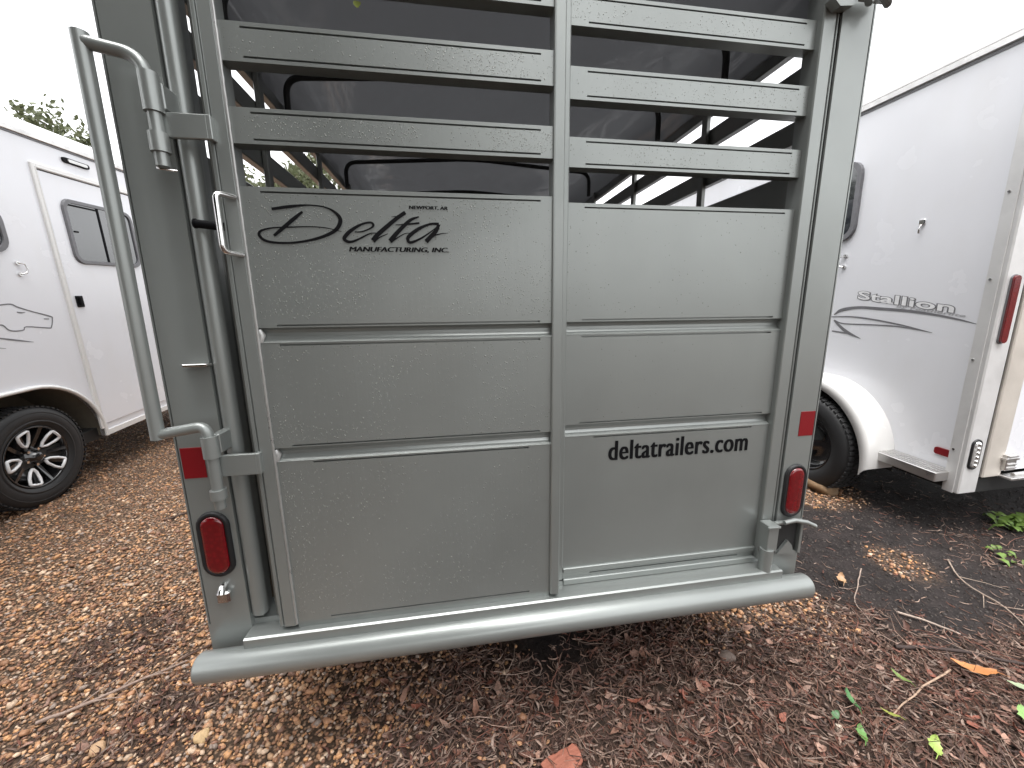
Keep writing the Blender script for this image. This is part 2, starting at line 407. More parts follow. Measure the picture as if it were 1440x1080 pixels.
# lettering on the left gate
DELTA = [[(-0.5604, 1.5232, 0.005), (-0.5808, 1.5073, 0.0079), (-0.6069, 1.4862, 0.0079), (-0.6275, 1.4696, 0.0057)], [(-0.6256, 1.5273, 0.0057), (-0.5881, 1.5334, 0.0065), (-0.5436, 1.5376, 0.0032), (-0.5063, 1.5328, 0.0036), (-0.484, 1.5182, 0.0072), (-0.4798, 1.5026, 0.0093), (-0.4935, 1.4831, 0.0079), (-0.5266, 1.4674, 0.0065), (-0.5692, 1.4573, 0.005), (-0.6107, 1.4539, 0.005), (-0.644, 1.4576, 0.0057), (-0.658, 1.4691, 0.0065), (-0.6541, 1.4795, 0.005), (-0.6305, 1.4864, 0.0032), (-0.5931, 1.4889, 0.0029), (-0.5484, 1.4908, 0.0025), (-0.514, 1.489, 0.0022), (-0.4789, 1.4813, 0.0011)], [(-0.449, 1.4809, 0.0027), (-0.4308, 1.4825, 0.0031), (-0.412, 1.4904, 0.0038), (-0.4057, 1.4973, 0.0057), (-0.4124, 1.5028, 0.0046), (-0.4333, 1.4981, 0.005), (-0.4582, 1.4835, 0.008), (-0.472, 1.4701, 0.0088), (-0.4734, 1.4629, 0.0076), (-0.4623, 1.4584, 0.0061), (-0.4448, 1.4634, 0.0046), (-0.4169, 1.4771, 0.0031), (-0.4013, 1.4796, 0.0019)], [(-0.3302, 1.5273, 0.0084), (-0.3516, 1.513, 0.0088), (-0.3792, 1.491, 0.0096), (-0.3998, 1.4736, 0.0103), (-0.409, 1.4616, 0.0115)], [(-0.4077, 1.4591, 0.0046), (-0.3934, 1.4695, 0.0027), (-0.3734, 1.4782, 0.0015)], [(-0.2987, 1.5182, 0.0027), (-0.3181, 1.5109, 0.0069), (-0.336, 1.4963, 0.0084), (-0.3549, 1.4778, 0.0099), (-0.3695, 1.4612, 0.0111)], [(-0.3545, 1.4985, 0.0019), (-0.3329, 1.4999, 0.0034), (-0.2983, 1.5039, 0.0046)], [(-0.363, 1.5163, 0.0011), (-0.3503, 1.5177, 0.0023)], [(-0.3684, 1.4591, 0.0046), (-0.3505, 1.4702, 0.0027), (-0.3342, 1.4789, 0.0019), (-0.3203, 1.4803, 0.0011)], [(-0.2523, 1.5024, 0.0069), (-0.2734, 1.5019, 0.005), (-0.3009, 1.4906, 0.0076), (-0.3236, 1.4744, 0.0088), (-0.3279, 1.4647, 0.0076), (-0.3215, 1.459, 0.0065), (-0.2992, 1.4675, 0.0046), (-0.2743, 1.483, 0.0031), (-0.2566, 1.4965, 0.0019)], [(-0.2523, 1.5018, 0.0076), (-0.2597, 1.4871, 0.0092), (-0.2739, 1.4723, 0.0099), (-0.2851, 1.4615, 0.0107)], [(-0.2831, 1.4603, 0.0042), (-0.2647, 1.475, 0.0031), (-0.2483, 1.4803, 0.0023), (-0.2316, 1.4818, 0.0008)]]
d = b()
for i, s_ in enumerate(DELTA): stroke(d, s_, ON0, .0012+.0001*i)
tag(d.build('script_lettering', BLACK, GL), 'black script lettering reading Delta')
d = b()
for i, dx in enumerate((-.0011, 0, .0011)): text(d, 'MANUFACTURING, INC.', (-.465+dx, -.232+dx, 1.4352, 1.4478), ON0, .0012+.00008*i, .22)
d.build('small_lettering', BLACK, GL)
d = b()
for i, dx in enumerate((-.0008, 0, .0008)): text(d, 'NEWPORT, AR', (-.3207+dx, -.2303+dx, 1.5342, 1.5428), ON0, .0012+.00008*i, .1)
d.build('small_lettering', BLACK, GL)
# right gate
f = b()
f.box(.062, .0887, YR-.004, YR+.04, .440, 2.30, .003); f.box(.7757, .8165, YR-.018, YR+.04, .440, 2.30, .003); f.box(.8195, .8262, YR-.016, YR+.04, .440, 2.30, .002)
f.box(.0887, .7757, YR-.010, YR+.04, .425, .446, .002); f.box(.0887, .7757, YR, YR+.04, 2.262, 2.30, .002)
GR = gate('fixed_gate', YR, .0887, .7757, f)
b().box(.0887, .7757, YR-.006, YR+.002, .466, .482, .002).build('trim_strip', SAGE_DRY, GR)
d = b()
for i, dx in enumerate((-.0023, -.0011, 0, .0011, .0023)): text(d, 'deltatrailers.com', (.2300+dx, .7030+dx, .836, .899), ONR, .0012+.00008*i, space=1.08)
tag(d.build('web_address_lettering', BLACK, GR), 'black lettering reading deltatrailers.com')

# rear posts
pl = b().cells([-.930, -.9265, -.9235, -.822], [.335, .45, 2.45], {(1, 1): .012}, .030, .11)
pl.tube([(-.800, .046, .462), (-.800, .046, 2.4)], .0205, 16)
pl.box(-.8215, -.797, .050, .11, .44, 2.4, .002)
pl.build('corner_post', SAGE_DRY, LT)
b().box(-.764, -.738, .048, .075, .44, 2.30, .003).build('gate_frame_stile', SAGE_SHADE, LT)
b().cells([.8300, .9225, .9260, .9300], [.335, .45, 2.45], {(1, 1): .012}, .030, .11).build('corner_post', SAGE_DRY, LT)
b().box(-.93, .93, .035, .13, 2.36, 2.47, .004).build('header_beam', SAGE_DRY, LT)
# sill and pipe bumper
b().prism([(-.020, .405), (-.020, .427), (-.014, .430), (.010, .4285), (.045, .424), (.048, .438), (.13, .438), (.13, .34), (-.012, .34)], 'x', -.8215, .8290).build('rear_sill', SAGE_DRY, LT)
bp = b(); bp.tube([(-.938, -.020, .363), (-.930, -.020, .363), (.920, -.020, .363), (.928, -.020, .363)], [.034, .0385, .0385, .034], 32); bp.build('pipe_bumper', SAGE_DRY, LT)
# tail lights, tape, licence light
for cx, cz in ((-.874, .691), (.877, .690)):
    PL = lambda u, v, hh: (u, .030-hh, v)
    t = b(); oval(t, (cx, cz), .080, .190, PL, [(0, .0005), (.001, .006), (.004, .009), (.011, .0085), (.0125, .004)])
    tl = t.build('tail_light', RUBSEAL, LT)
    t = b(); oval(t, (cx, cz), .056, .166, PL, [(0, .003), (.0005, .009), (.003, .0115), (.010, .0125), (.02, .013)]); t.build('lens', REDLENS, tl)
for x0, x1 in ((-.9205, -.868), (.868, .921)):
    b().box(x0, x1, .0285, .0305, .881, .963, .0004).build('reflective_tape', REDREF, LT)
t = b(); t.box(-.890, -.856, .012, .030, .520, .556, .006); t.tube([(-.873, .008, .552), (-.873, .020, .566), (-.873, .030, .566)], .010, 10); t.build('licence_light', CHROME, LT)
t = b(); t.box(-.868, -.815, .006, .031, 1.171, 1.177, .001); t.build('bracket_tab', CHROME, LT)
# hinge rod, sleeves and straps
hr = b()
hr.tube([(-.921, -.030, 1.008), (-.921, -.030, 1.834)], .0145, 16)
hr.tube(bend([(-.921, -.030, 1.818), (-.820, -.030, 1.800), (-.814, -.030, 1.72), (-.814, -.030, 1.598)], .045, 7), .0125, 14)
hr.tube(bend([(-.921, -.030, 1.018), (-.819, -.030, 1.034), (-.814, -.030, .99), (-.814, -.030, .823)], .035, 7), .0125, 14)
hr.build('hinge_rod', SAGE_DRY, LT)
for z0, z1 in ((1.700, 1.772), (1.625, 1.662)): b().tube([(-.814, -.030, z0), (-.814, -.030, z1)], .0175, 16).build('hinge_sleeve', SAGE_DRY, LT)
for z0, z1 in ((.955, 1.008), (.848, .872)): b().tube([(-.814, -.030, z0), (-.814, -.030, z1)], .0178, 16).build('hinge_sleeve', SAGE_DRY, LT)
for z0, z1, ya in ((1.658, 1.706, -.022), (.899, .954, -.020)):
    t = b(); t.box(-.812, -.724, ya, ya+.010, z0, z1, .0015); t.box(-.726, -.716, ya, .01, z0, z1, .0015); t.build('hinge_strap', SAGE_DRY, LT)
for z0 in (1.735, .985): b().box(-.816, -.797, -.022, .034, z0-.025, z0+.025, .003).build('rod_bracket', SAGE_DRY, LT)
t = b(); t.tube([(-.787, .0, 1.493), (-.760, .0, 1.490), (-.728, .0, 1.487)], .0095, 10); t.tube([(-.789, .0, 1.4932), (-.786, .0, 1.4929)], .011, 10); t.build('latch_pin', BLACK, LT)
t = b(); t.tube([(-.832, -.02, 1.598), (-.815, -.038, 1.592), (-.795, -.02, 1.594)], .0022, 6); t.tube([(-.832, -.02, 1.598), (-.830, -.022, 1.615)], .0022, 6); t.build('cotter_pin', CHROME, LT)
# gate latches on the right post
b().box(.806, .902, .018, .029, .470, .583, .004).build('latch_shade', CHASSIS, LT)  # black plate standing in for shade and dark reflection beside the latch
t = b(); t.box(.803, .912, .004, .018, .583, .592, .002); t.box(.902, .912, .004, .028, .47, .583, .002); t.box(.765, .803, -.012, .03, .498, .592, .002)
t.box(.758, .803, -.018, -.010, .585, .592, .001); t.tube([(.82, -.01, .600), (.86, -.008, .604), (.91, -.006, .590), (.945, -.006, .572)], .0075, 8)
t.prism([(.826, .472), (.862, .520), (.880, .500), (.890, .468)], 'y', .008, .0175); t.tube([(.776, .0, .424), (.776, .0, .505)], .020, 12)
t.build('gate_latch', SAGE_DRY, LT)
t = b(); t.prism(stadium(.10, .30), 'y', -.004, .006)
t = b(); t.prism([(.772, 2.20), (.845, 2.20), (.850, 2.085), (.832, 2.062), (.795, 2.058), (.772, 2.075)], 'y', .006, .032); t.box(.850, .925, -.008, .014, 2.075, 2.098, .003)
t.tube([(.86, -.01, 2.06), (.885, -.012, 2.09), (.915, -.012, 2.062), (.918, -.005, 2.11)], .010, 8); t.build('gate_latch', SAGE_DRY, LT)
# side walls: solid lower sheets, slats, uprights, roof bows and tarp
Y0, Y1 = .11, 4.35
for sx in (-1, 1):
    xa, xb = sorted((sx*.885, sx*.915))
    b().box(xa, xb, Y0, Y1, .40, 1.725, .003).build('side_panel', SAGE_SHADE, LT)
    for za, zb in ((1.810, 1.880), (1.965, 2.032)): b().box(xa, xb, Y0, Y1, za, zb, .003).build('side_slat', SAGE_SHADE, LT)
    b().box(xa, xb, Y0, Y1, 2.095, 2.14, .003).build('top_rail', SAGE_SHADE, LT)
    for y in (.66, 1.32, 1.98, 2.64, 3.3, 3.96): b().box(*sorted((sx*.866, sx*.884)), y-.018, y+.018, .42, 2.14, .002).build('side_upright', SAGE_SHADE, LT)
def bow_path(y, xl, xr, zt, dz=0):
    return bend([(xl, y, 2.09), (xl, y, zt-.02), ((xl+xr)/2, y, zt+.035), (xr, y, zt-.02), (xr, y, 2.09)], .15, 8)
for y in (.45, .92, 1.88, 2.62, 3.5): b().tube(bow_path(y, -.868, .795, 2.265), .0125, 10).build('roof_bow', CHASSIS, LT)
prof = []
for p in bend([(-.895, 0, 2.10), (-.895, 0, 2.285), (-.02, 0, 2.338), (.835, 0, 2.285), (.895, 0, 2.10)], .17, 10)[::1]: prof.append((p.x, p.z))
dense = []
for (a, c) in zip(prof[:-1], prof[1:]):
    k = max(1, int(math.hypot(c[0]-a[0], c[1]-a[1])/.035))
    for i in range(k): dense.append((a[0]+(c[0]-a[0])*i/k, a[1]+(c[1]-a[1])*i/k))
dense.append(prof[-1]); ys = np.arange(.10, 4.4, .035); tv = []
for y in ys:
    for x, z in dense:
        wr = .022*noise.noise(Vector((x*3.2+y*1.1, y*1.6, 7)))+.006*noise.noise(Vector((x*9, y*4+x*3, 2)))
        sag = .016*math.sin(y*6.3)*max(0, 1-abs(x)/.9)
        tv.append((x, y, z+wr+sag if abs(x) < .86 else z))
n_ = len(dense); tf = [(j*n_+i, j*n_+i+1, (j+1)*n_+i+1, (j+1)*n_+i) for j in range(len(ys)-1) for i in range(n_-1)]
t = b(); t.add(tv, tf, True); tp = t.build('roof_tarp', TARP, LT)
md = tp.modifiers.new('thick', 'SOLIDIFY'); md.thickness = .003; md.offset = 1
b().box(-.885, .885, Y1-.03, Y1, .40, 2.30, .003).build('front_wall', SAGE_SHADE, LT)
fl = b(); fl.box(-.9, .9, .13, Y1, .36, .40, .002); floor = fl.build('floor_deck', WOOD, LT)
b().box(-.90, -.84, .13, Y1, .25, .36).build('frame_rail', CHASSIS, LT); b().box(.84, .90, .13, Y1, .25, .36).build('frame_rail', CHASSIS, LT)

# rain drops lying on the gates, posts and bumper
bmd = bmesh.new(); bmesh.ops.create_icosphere(bmd, subdivisions=1, radius=1)
dv = np.array([v.co[:] for v in bmd.verts]); df = np.array([[v.index for v in f.verts] for f in bmd.faces]); bmd.free()
def drops(parent, specs, name='rain_drops'):
    V = []; F = []; k = 0
    for (n, x0, x1, z0, z1, y, bias) in specs:
        for _ in range(int(n*2.2)):
            x = x0+(x1-x0)*random.random()**bias; z = random.uniform(z0, z1)
            if noise.noise(Vector((x*5, z*5, 1))) < -.12 and random.random() < .8: continue
            r = random.choice((.0005, .0006, .0008, .0009, .0011, .0014)); e = random.uniform(.9, 1.7)
            V.append(dv*np.array((r, r*.55, r*e))+np.array((x-T[0], y-T[1], z-T[2]))); F.append(df+k); k += len(dv)
    me = bpy.data.meshes.new(name); me.from_pydata(np.concatenate(V).tolist(), [], np.concatenate(F).tolist())
    o = mkobj(name, me, DROPM, parent, True); o['kind'] = 'stuff'; return o
spL = [(520, -.68, .03, za+.012, zb-.012, 0, .7) for za, zb in SL[:3]]+[(1500, -.68, .03, 1.28, 1.56, 0, 1), (900, -.68, .03, .965, 1.215, 0, 1.2), (700, -.68, .0, .47, .91, 0, 1.6)]
drops(GL, spL)
drops(GR, [(200, .09, .77, za+.012, zb-.012, YR, 1.1) for za, zb in SL[:3]]+[(110, .09, .77, 1.28, 1.56, YR, 1.5), (40, .09, .77, .965, 1.215, YR, 1.2)])

# wheels and fenders of the livestock trailer
def tyre_profile(Ro, Ri, w_):
    h = w_/2; return [(Ri, -h*.72), (Ri+.02, -h*.92), (Ri+(Ro-Ri)*.5, -h), (Ro-.03, -h*.93), (Ro-.008, -h*.80), (Ro, -h*.62), (Ro, h*.62), (Ro-.008, h*.80), (Ro-.03, h*.93), (Ri+(Ro-Ri)*.5, h), (Ri+.02, h*.92), (Ri, h*.72)]
def tread(bb, c, Ro, w_, n=64):
    for k in range(n):
        a = 2*math.pi*k/n; da = .55*math.pi/n
        for j, (h0, h1) in enumerate(((-.47, -.28), (-.24, -.04), (.04, .24), (.28, .47))):
            a2 = a+(j % 2)*math.pi/n; vs = []
            for r_ in (Ro-.004, Ro+.006):
                for aa, hh in ((a2-da, h0), (a2+da, h0), (a2+da, h1), (a2-da, h1)): vs.append((c[0]+hh*w_*.9, c[1]+r_*math.cos(aa), c[2]+r_*math.sin(aa)))
            bb.add(vs, [[4, 5, 6, 7], [0, 1, 5, 4], [1, 2, 6, 5], [2, 3, 7, 6], [3, 0, 4, 7]])
for sx in (-1, 1):
    for y in (2.05, 2.85):
        wq = b(); wq.lathe(tyre_profile(.335, .19, .20), (sx*1.04, y, .335), 'x', 40); wt = wq.build('wheel', RUBBER, LT)
        wq = b(); wq.lathe([(.195, sx*.07), (.185, sx*.05), (.17, sx*.02), (.06, sx*.035), (.05, sx*.06), (.001, sx*.065)], (sx*1.04, y, .335), 'x', 32); wq.build('rim', ALU, wt)
    wq = b(); pts = []
    for yy, zz_ in ((1.60, .42), (1.68, .68), (1.86, .745), (3.04, .745), (3.22, .68), (3.30, .42)): pts.append((yy, zz_))
    wq.prism(pts+[(p[0]*1+(-.004 if p[0] > 2.4 else .004), p[1]-.005) for p in pts[::-1]], 'x', *sorted((sx*.916, sx*1.16))); wq.build('fender', SAGE_DRY, LT)

# ------------------------------------------------------------------ left white horse trailer
PL_ = Vector((-3.05, 2.0, .335))
HL = empty('horse_trailer', (-3.05, 2.0, 0), 'white horse trailer with side door and black alloy wheel, left of the green one', 'trailer', None, (R(2.86), 0, 0))
HL.location = PL_-Matrix.Rotation(R(2.86), 3, 'X')@Vector((0, 0, .335))
OL = (-3.05, 2.0, 0.)
def bl(): return B(OL)
XL = -3.05
onL = lambda u, v, hh: (XL+hh, u, v)
WY0, WY1 = -.6, 4.9
cw = (2.03, .335); rw = .468; cw2 = (1.13, .335)
poly = [(WY0, .292), (cw2[0]-rw, .292)]
for i in range(0, 10): a = R(185-95*i/9); poly.append((cw2[0]+rw*math.cos(a), cw2[1]+rw*math.sin(a)))
for i in range(0, 13): a = R(90-95*i/12); poly.append((cw[0]+rw*math.cos(a), cw[1]+rw*math.sin(a)))
arch = poly[2:]
poly += [(cw[0]+rw, .292), (WY1, .292), (WY1, 2.47), (WY0, 2.47)]
t = bl(); t.sheet(poly, .03, lambda u, v, hh: (XL-hh, u, v)); t.build('side_wall', WHITE, HL)
t = bl(); n_ = len(arch); t.add([(XL-.002, u, v) for u, v in arch]+[(XL-.36, u, v) for u, v in arch], [[i, i+1, n_+i+1, n_+i] for i in range(n_-1)], True)
t.add([(XL-.36, u, v) for u, v in arch], [list(range(n_))]); t.build('wheel_well', LINER, HL)
t = bl(); t.tube([(XL+.012, u, v) for u, v in arch], .014, 10); t.build('fender_lip', WHITE_B, HL)
t = bl(); t.box(XL-2.0, XL-.031, WY0, WY0+.03, .292, 2.47); t.box(XL-2.0, XL-.031, WY1-.03, WY1, .292, 2.47); t.box(XL-2.03, XL-2.0, WY0, WY1, .292, 2.47); t.build('end_wall', WHITE, HL)
rp = [(XL+.006, 2.505), (XL-.02, 2.545), (XL-.07, 2.59), (XL-.16, 2.63), (XL-.4, 2.66), (XL-1.0, 2.68), (XL-1.6, 2.66), (XL-2.0, 2.52), (XL-2.0, 2.47), (XL, 2.47)]
t = bl(); t.prism(rp, 'y', WY0, WY1); t.build('roof', WHITE_B, HL)
t = bl(); t.box(XL-.01, XL+.014, WY0, WY1, 2.468, 2.504, .004); t.build('roof_rail', ALU, HL)
t = bl(); t.box(XL-.0, XL+.006, WY0, WY1, 2.455, 2.464, .001); t.build('rail_seal', DARKF, HL)
t = bl(); t.box(XL, XL+.010, 2.51, WY1, .288, .335, .003); t.build('lower_trim', WHITE_B, HL)
t = bl(); t.box(-3.3, -3.1, -.4, 4.7, .27, .36); t.box(-5.0, -4.8, -.4, 4.7, .27, .36); t.build('chassis', CHASSIS, HL)
# side door
DY0, DY1, DZ0, DZ1 = 2.500, 3.42, .385, 2.270
fr = bl()
for a in ((DY0-.035, DY0, DZ0-.03, DZ1+.035), (DY1, DY1+.035, DZ0-.03, DZ1+.035), (DY0, DY1, DZ1, DZ1+.035)): fr.box(XL-.004, XL+.016, *a, .004)
for a in ((DY0-.012, DY0-.006, DZ0, DZ1+.01), (DY0-.012, DY1, DZ1+.006, DZ1+.012)): fr.box(XL+.012, XL+.019, *a, .001)
sdoor = bl().box(XL-.02, XL+.008, DY0+.006, DY1-.006, DZ0, DZ1-.006, .004).build('side_door', WHITE, HL)
fr.build('door_frame', WHITE_B, sdoor)
t = bl(); t.box(XL+.001, XL+.004, DY0+.001, DY0+.0055, DZ0, DZ1, 0); t.box(XL+.001, XL+.004, DY0, DY1, DZ1-.0055, DZ1-.001, 0); t.build('door_gasket', RUBSEAL, sdoor)
wp = rrect(2.615, 3.275, 1.640, 2.112, .075)
wi = rrect(2.645, 3.245, 1.668, 2.084, .055)
t = bl(); n_ = len(wp); vs = [onL(u, v, .009) for u, v in wp]+[onL(u, v, .024) for u, v in rrect(2.620, 3.270, 1.645, 2.107, .072)]+[onL(u, v, .024) for u, v in wi]+[onL(u, v, .010) for u, v in wi]
t.add(vs, [[k*n_+i, k*n_+(i+1) % n_, (k+1)*n_+(i+1) % n_, (k+1)*n_+i] for k in range(3) for i in range(n_)]); dw = t.build('door_window', DARKF, sdoor) if False else None
dw = t.build('door_window', DARKF, HL)
t = bl(); t.sheet(wi, .004, lambda u, v, hh: (XL+.0105+hh, u, v)); t.build('pane', GLASS, dw)
t = bl(); t.box(XL+.0145, XL+.020, 2.915, 2.93, 1.668, 2.084, .001); t.box(XL+.0145, XL+.019, 2.66, 2.92, 2.062, 2.074, .001); t.box(XL+.0145, XL+.022, 2.668, 2.70, 1.872, 1.884, .002); t.build('slider_bar', BLACK, dw)
t = bl(); t.box(XL+.008, XL+.020, 2.535, 2.592, 1.318, 1.402, .006); t.box(XL+.020, XL+.034, 2.545, 2.565, 1.335, 1.395, .004); t.build('door_latch', BLACK, sdoor)
t = bl(); t.prism(stadium(.034, .215), 'x', 0, .018); 
lp = bl(); oval(lp, (2.844, 2.395), .215, .036, lambda u, v, hh: (XL+hh, u, v), [(0, 0), (.0, .012)]) if False else None
lp = bl(); lp.sheet([(2.844+v, 2.395+u) for u, v in stadium(.036, .225)], .014, lambda u, v, hh: (XL+hh, u, v)); lb = lp.build('porch_light', BLACK, HL)
lp = bl(); lp.sheet([(2.85+v, 2.395+u) for u, v in stadium(.022, .165)], .006, lambda u, v, hh: (XL+.014+hh, u, v)); lp.build('lens', CLEARLENS, lb)
# front window end and tie ring
wp = rrect(1.50, 2.175, 1.680, 1.965, .09); wi = rrect(1.53, 2.148, 1.708, 1.937, .07); n_ = len(wp)
t = bl(); t.add([onL(u, v, .0) for u, v in wp]+[onL(u, v, .016) for u, v in wp]+[onL(u, v, .016) for u, v in wi]+[onL(u, v, .002) for u, v in wi], [[k*n_+i, k*n_+(i+1) % n_, (k+1)*n_+(i+1) % n_, (k+1)*n_+i] for k in range(3) for i in range(n_)])
sw = t.build('side_window', DARKF, HL); t = bl(); t.sheet(wi, .004, lambda u, v, hh: (XL+.0025+hh, u, v)); t.build('pane', GLASS, sw)
def tie_ring(bb, u, v, place, s=1):
    for q in (-1, 1): bb.tube([place(u-.01*s, v+q*.036, 0), place(u-.01*s, v+q*.036, .012)], .012, 8)
    bb.tube([place(*p) for p in ((u-.01*s, v+.036, .012), (u+.018*s, v+.030, .022), (u+.026*s, v, .024), (u+.016*s, v-.028, .022), (u-.01*s, v-.036, .012))], .0045, 8)
t = bl(); tie_ring(t, 2.205, 1.585, onL); t.build('tie_ring', CHROME, HL)
HORSE = [[(1.9818, 1.3535, .0078), (2.0224, 1.3555, .0078), (2.0858, 1.3582, .0078), (2.1166, 1.3401, .0091), (2.1906, 1.3091, .0078), (2.3164, 1.2646, .0091), (2.3284, 1.247, .0078), (2.3048, 1.19, .0078), (2.2763, 1.1861, .0078), (2.1379, 1.2076, .0065), (2.1171, 1.1883, .0065), (2.0646, 1.1859, .0078), (2.0251, 1.1977, .0078), (1.9999, 1.2304, .0078), (1.9466, 1.2316, .0065)], [(2.1067, 1.306, .0065), (2.131, 1.3007, .0091), (2.1591, 1.3014, .0026)], [(2.2681, 1.2498, .0065), (2.3044, 1.2471, .0065)], [(1.926, 1.1601, .0052), (2.0413, 1.1305, .0104), (2.1552, 1.102, .0026)], [(1.9085, 1.0995, .0052), (1.9769, 1.084, .0026)]]
t = bl()
for i, s_ in enumerate(HORSE): stroke(t, s_, onL, .0015+.0002*i, 3)
tag(t.build('horse_head_decal', GREYV, HL), 'grey outline of a horse head')
# alloy wheels
def alloy(c, y):
    x0 = XL-.105; cx = (x0, y, .335)
    q = bl(); q.lathe(tyre_profile(.345, .208, .21), cx, 'x', 64); tread(q, cx, .345, .21, 60)
    q.lathe([(.236, .1015), (.240, .1045), (.246, .1045), (.250, .102)], cx, 'x', 64); q.lathe([(.300, .100), (.304, .1025), (.308, .1005)], cx, 'x', 64)
    wt = q.build('wheel', RUBBER, HL)
    q = bl(); q.lathe([(.212, .060), (.2125, .088), (.206, .090), (.200, .082), (.192, .040), (.185, -.02), (.06, -.03), (.001, -.03)], cx, 'x', 56); q.build('rim', RIMBLK, wt)
    for k in range(5):
        a0 = R(90+36+72*k); ca, sa = math.cos(a0), math.sin(a0)
        P = lambda rr, tt, hh: (x0+hh, y+rr*ca-tt*sa, .335+rr*sa+tt*ca)
        q = bl()
        for s_ in (-1, 1):
            q.add([P(.05, s_*.006, .03), P(.05, s_*.030, .03), P(.200, s_*.062, .072), P(.200, s_*.040, .074), P(.05, s_*.006, .045), P(.05, s_*.030, .045), P(.200, s_*.062, .084), P(.200, s_*.040, .086)],
                  [[4, 5, 6, 7], [0, 1, 5, 4], [1, 2, 6, 5], [2, 3, 7, 6], [3, 0, 4, 7]])
        q.build('spoke', RIMBLK, wt)
        a1 = R(90+72*k+16); ca, sa = math.cos(a1), math.sin(a1)
        q = bl(); oc = [P(.083, 0, .058), P(.105, .020, .064), P(.150, .034, .076), P(.186, .036, .086), P(.190, .030, .087), P(.192, 0, .088), P(.190, -.030, .087), P(.186, -.036, .086), P(.150, -.034, .076), P(.105, -.020, .064), P(.083, 0, .058)]
        q.tube(oc, .009, 6); q.build('spoke_accent', WHITEV, wt)
    q = bl(); q.lathe([(.055, .03), (.052, .055), (.034, .060), (.032, .092), (.022, .098), (.001, .099)], cx, 'x', 24); q.build('hub_cap', RIMBLK, wt)
    for k in range(5):
        a = R(54+72*k); q = bl(); q.tube([(x0+.03, y+.056*math.cos(a), .335+.056*math.sin(a)), (x0+.072, y+.056*math.cos(a), .335+.056*math.sin(a))], .0095, 6); q.build('lug_nut', CHROME, wt)
alloy(0, 1.985); alloy(1, 1.10)

# ------------------------------------------------------------------ right white horse trailer
PR = Vector((2.35, 1.3, .36)); rotR = (R(1.362), R(-2.259), R(-2.097))
HR = empty('horse_trailer', (2.35, 1.3, 0), 'white horse trailer with grey swoosh decal and aluminium corner post, right of the green one', 'trailer', None, rotR)
from mathutils import Euler
HR.location = PR+Vector((.158, .034, -.017))-Euler(rotR).to_matrix()@Vector((0, 0, .36))
OR = (2.35, 1.3, 0.); XR = 2.35
def brr(): return B(OR)
onR = lambda u, v, hh: (XR-hh, u, v)
RY0, RY1 = .55, 5.6
t = brr(); t.box(XR, XR+.03, RY0, RY1, .39, 2.52, .002); t.build('side_wall', WHITE, HR)
t = brr(); t.box(XR+2.0, XR+2.03, RY0, RY1, .39, 2.52); t.box(XR+.03, XR+2.0, RY1-.03, RY1, .39, 2.52); t.build('end_wall', WHITE, HR)
rp = [(XR-.006, 2.555), (XR+.004, 2.62), (XR+.03, 2.675), (XR+.085, 2.72), (XR+.22, 2.755), (XR+1, 2.78), (XR+1.8, 2.74), (XR+2.03, 2.56), (XR+2.03, 2.52), (XR, 2.52)]
t = brr(); t.prism(rp, 'y', .50, RY1); t.build('roof', WHITE_B, HR)
t = brr(); t.box(XR-.016, XR+.01, .50, RY1, 2.515, 2.550, .005); t.box(XR-.010, XR+.01, .50, RY1, 2.552, 2.562, .002); t.build('roof_rail', ALU, HR)
t = brr(); t.box(XR-.004, XR, RY0, RY1, 2.500, 2.510, 0); t.build('rail_seal', DARKF, HR)
# rear corner post, lights, door
t = brr(); t.box(XR-.030, XR+.085, .498, .556, .315, 2.56, .006); t.build('corner_post', SILVER, HR); t = brr(); t.box(XR-.036, XR-.0305, .518, .568, .315, 2.54, .002); t.build('post_trim', SILVER, HR)
for z in (1.05, 1.45, 1.85, .56): t = brr(); t.tube([(XR-.040, .55, z), (XR-.034, .55, z)], .006, 8); t.build('rivet', CHROME, HR)
t = brr(); t.box(XR+.086, XR+.098, .506, .60, .36, 2.50, .001); t.build('door_gasket', RUBSEAL, HR)
t = brr(); t.box(XR+.099, XR+.215, .494, .55, .40, 2.45, .005); t.build('door_jamb', ALU_WARM, HR)
rd = brr().box(XR+.217, XR+1.0, .500, .54, .425, 2.44, .004).build('rear_door', WHITE, HR)
brr().box(XR+1.004, XR+1.9, .500, .54, .425, 2.44, .004).build('rear_door', WHITE, HR)
brr().box(XR+1.9, XR+2.03, .498, .556, .315, 2.56, .006).build('corner_post', ALU, HR)
PF = lambda u, v, hh: (u, .498-hh, v)
t = brr(); t.sheet([(XR+.016+u, 1.302+v) for u, v in stadium(.044, .335)], .006, PF); mk = t.build('marker_strip_light', DARKF, HR)
t = brr(); t.sheet([(XR+.016+u, 1.302+v) for u, v in stadium(.036, .325)], .010, lambda u, v, hh: (u, .4915-hh, v)); t.build('lens', REDLENS, mk)
t = brr(); oval(t, (XR+.018, .545), .062, .172, PF, [(0, 0), (.002, .008), (.007, .009), (.009, .004)]); ol = t.build('reverse_light', RUBSEAL, HR)
t = brr(); oval(t, (XR+.018, .545), .044, .152, PF, [(0, .003), (.003, .012), (.01, .014)]); ln = t.build('lens', CLEARLENS, ol)
for k in range(6): t = brr(); t.lathe([(.010, .0), (.008, -.005), (.001, -.007)], (XR+.018, .484, .485+k*.024), 'y', 10); t.build('bulb', CHROME, ol)
t = brr(); t.box(XR+.19, XR+.27, .47, .496, .50, .512, .001); t.box(XR+.20, XR+.265, .475, .498, .44, .53, .003)
for z in (.455, .475, .52): t.box(XR+.205, XR+.26, .468, .476, z, z+.006, .001)
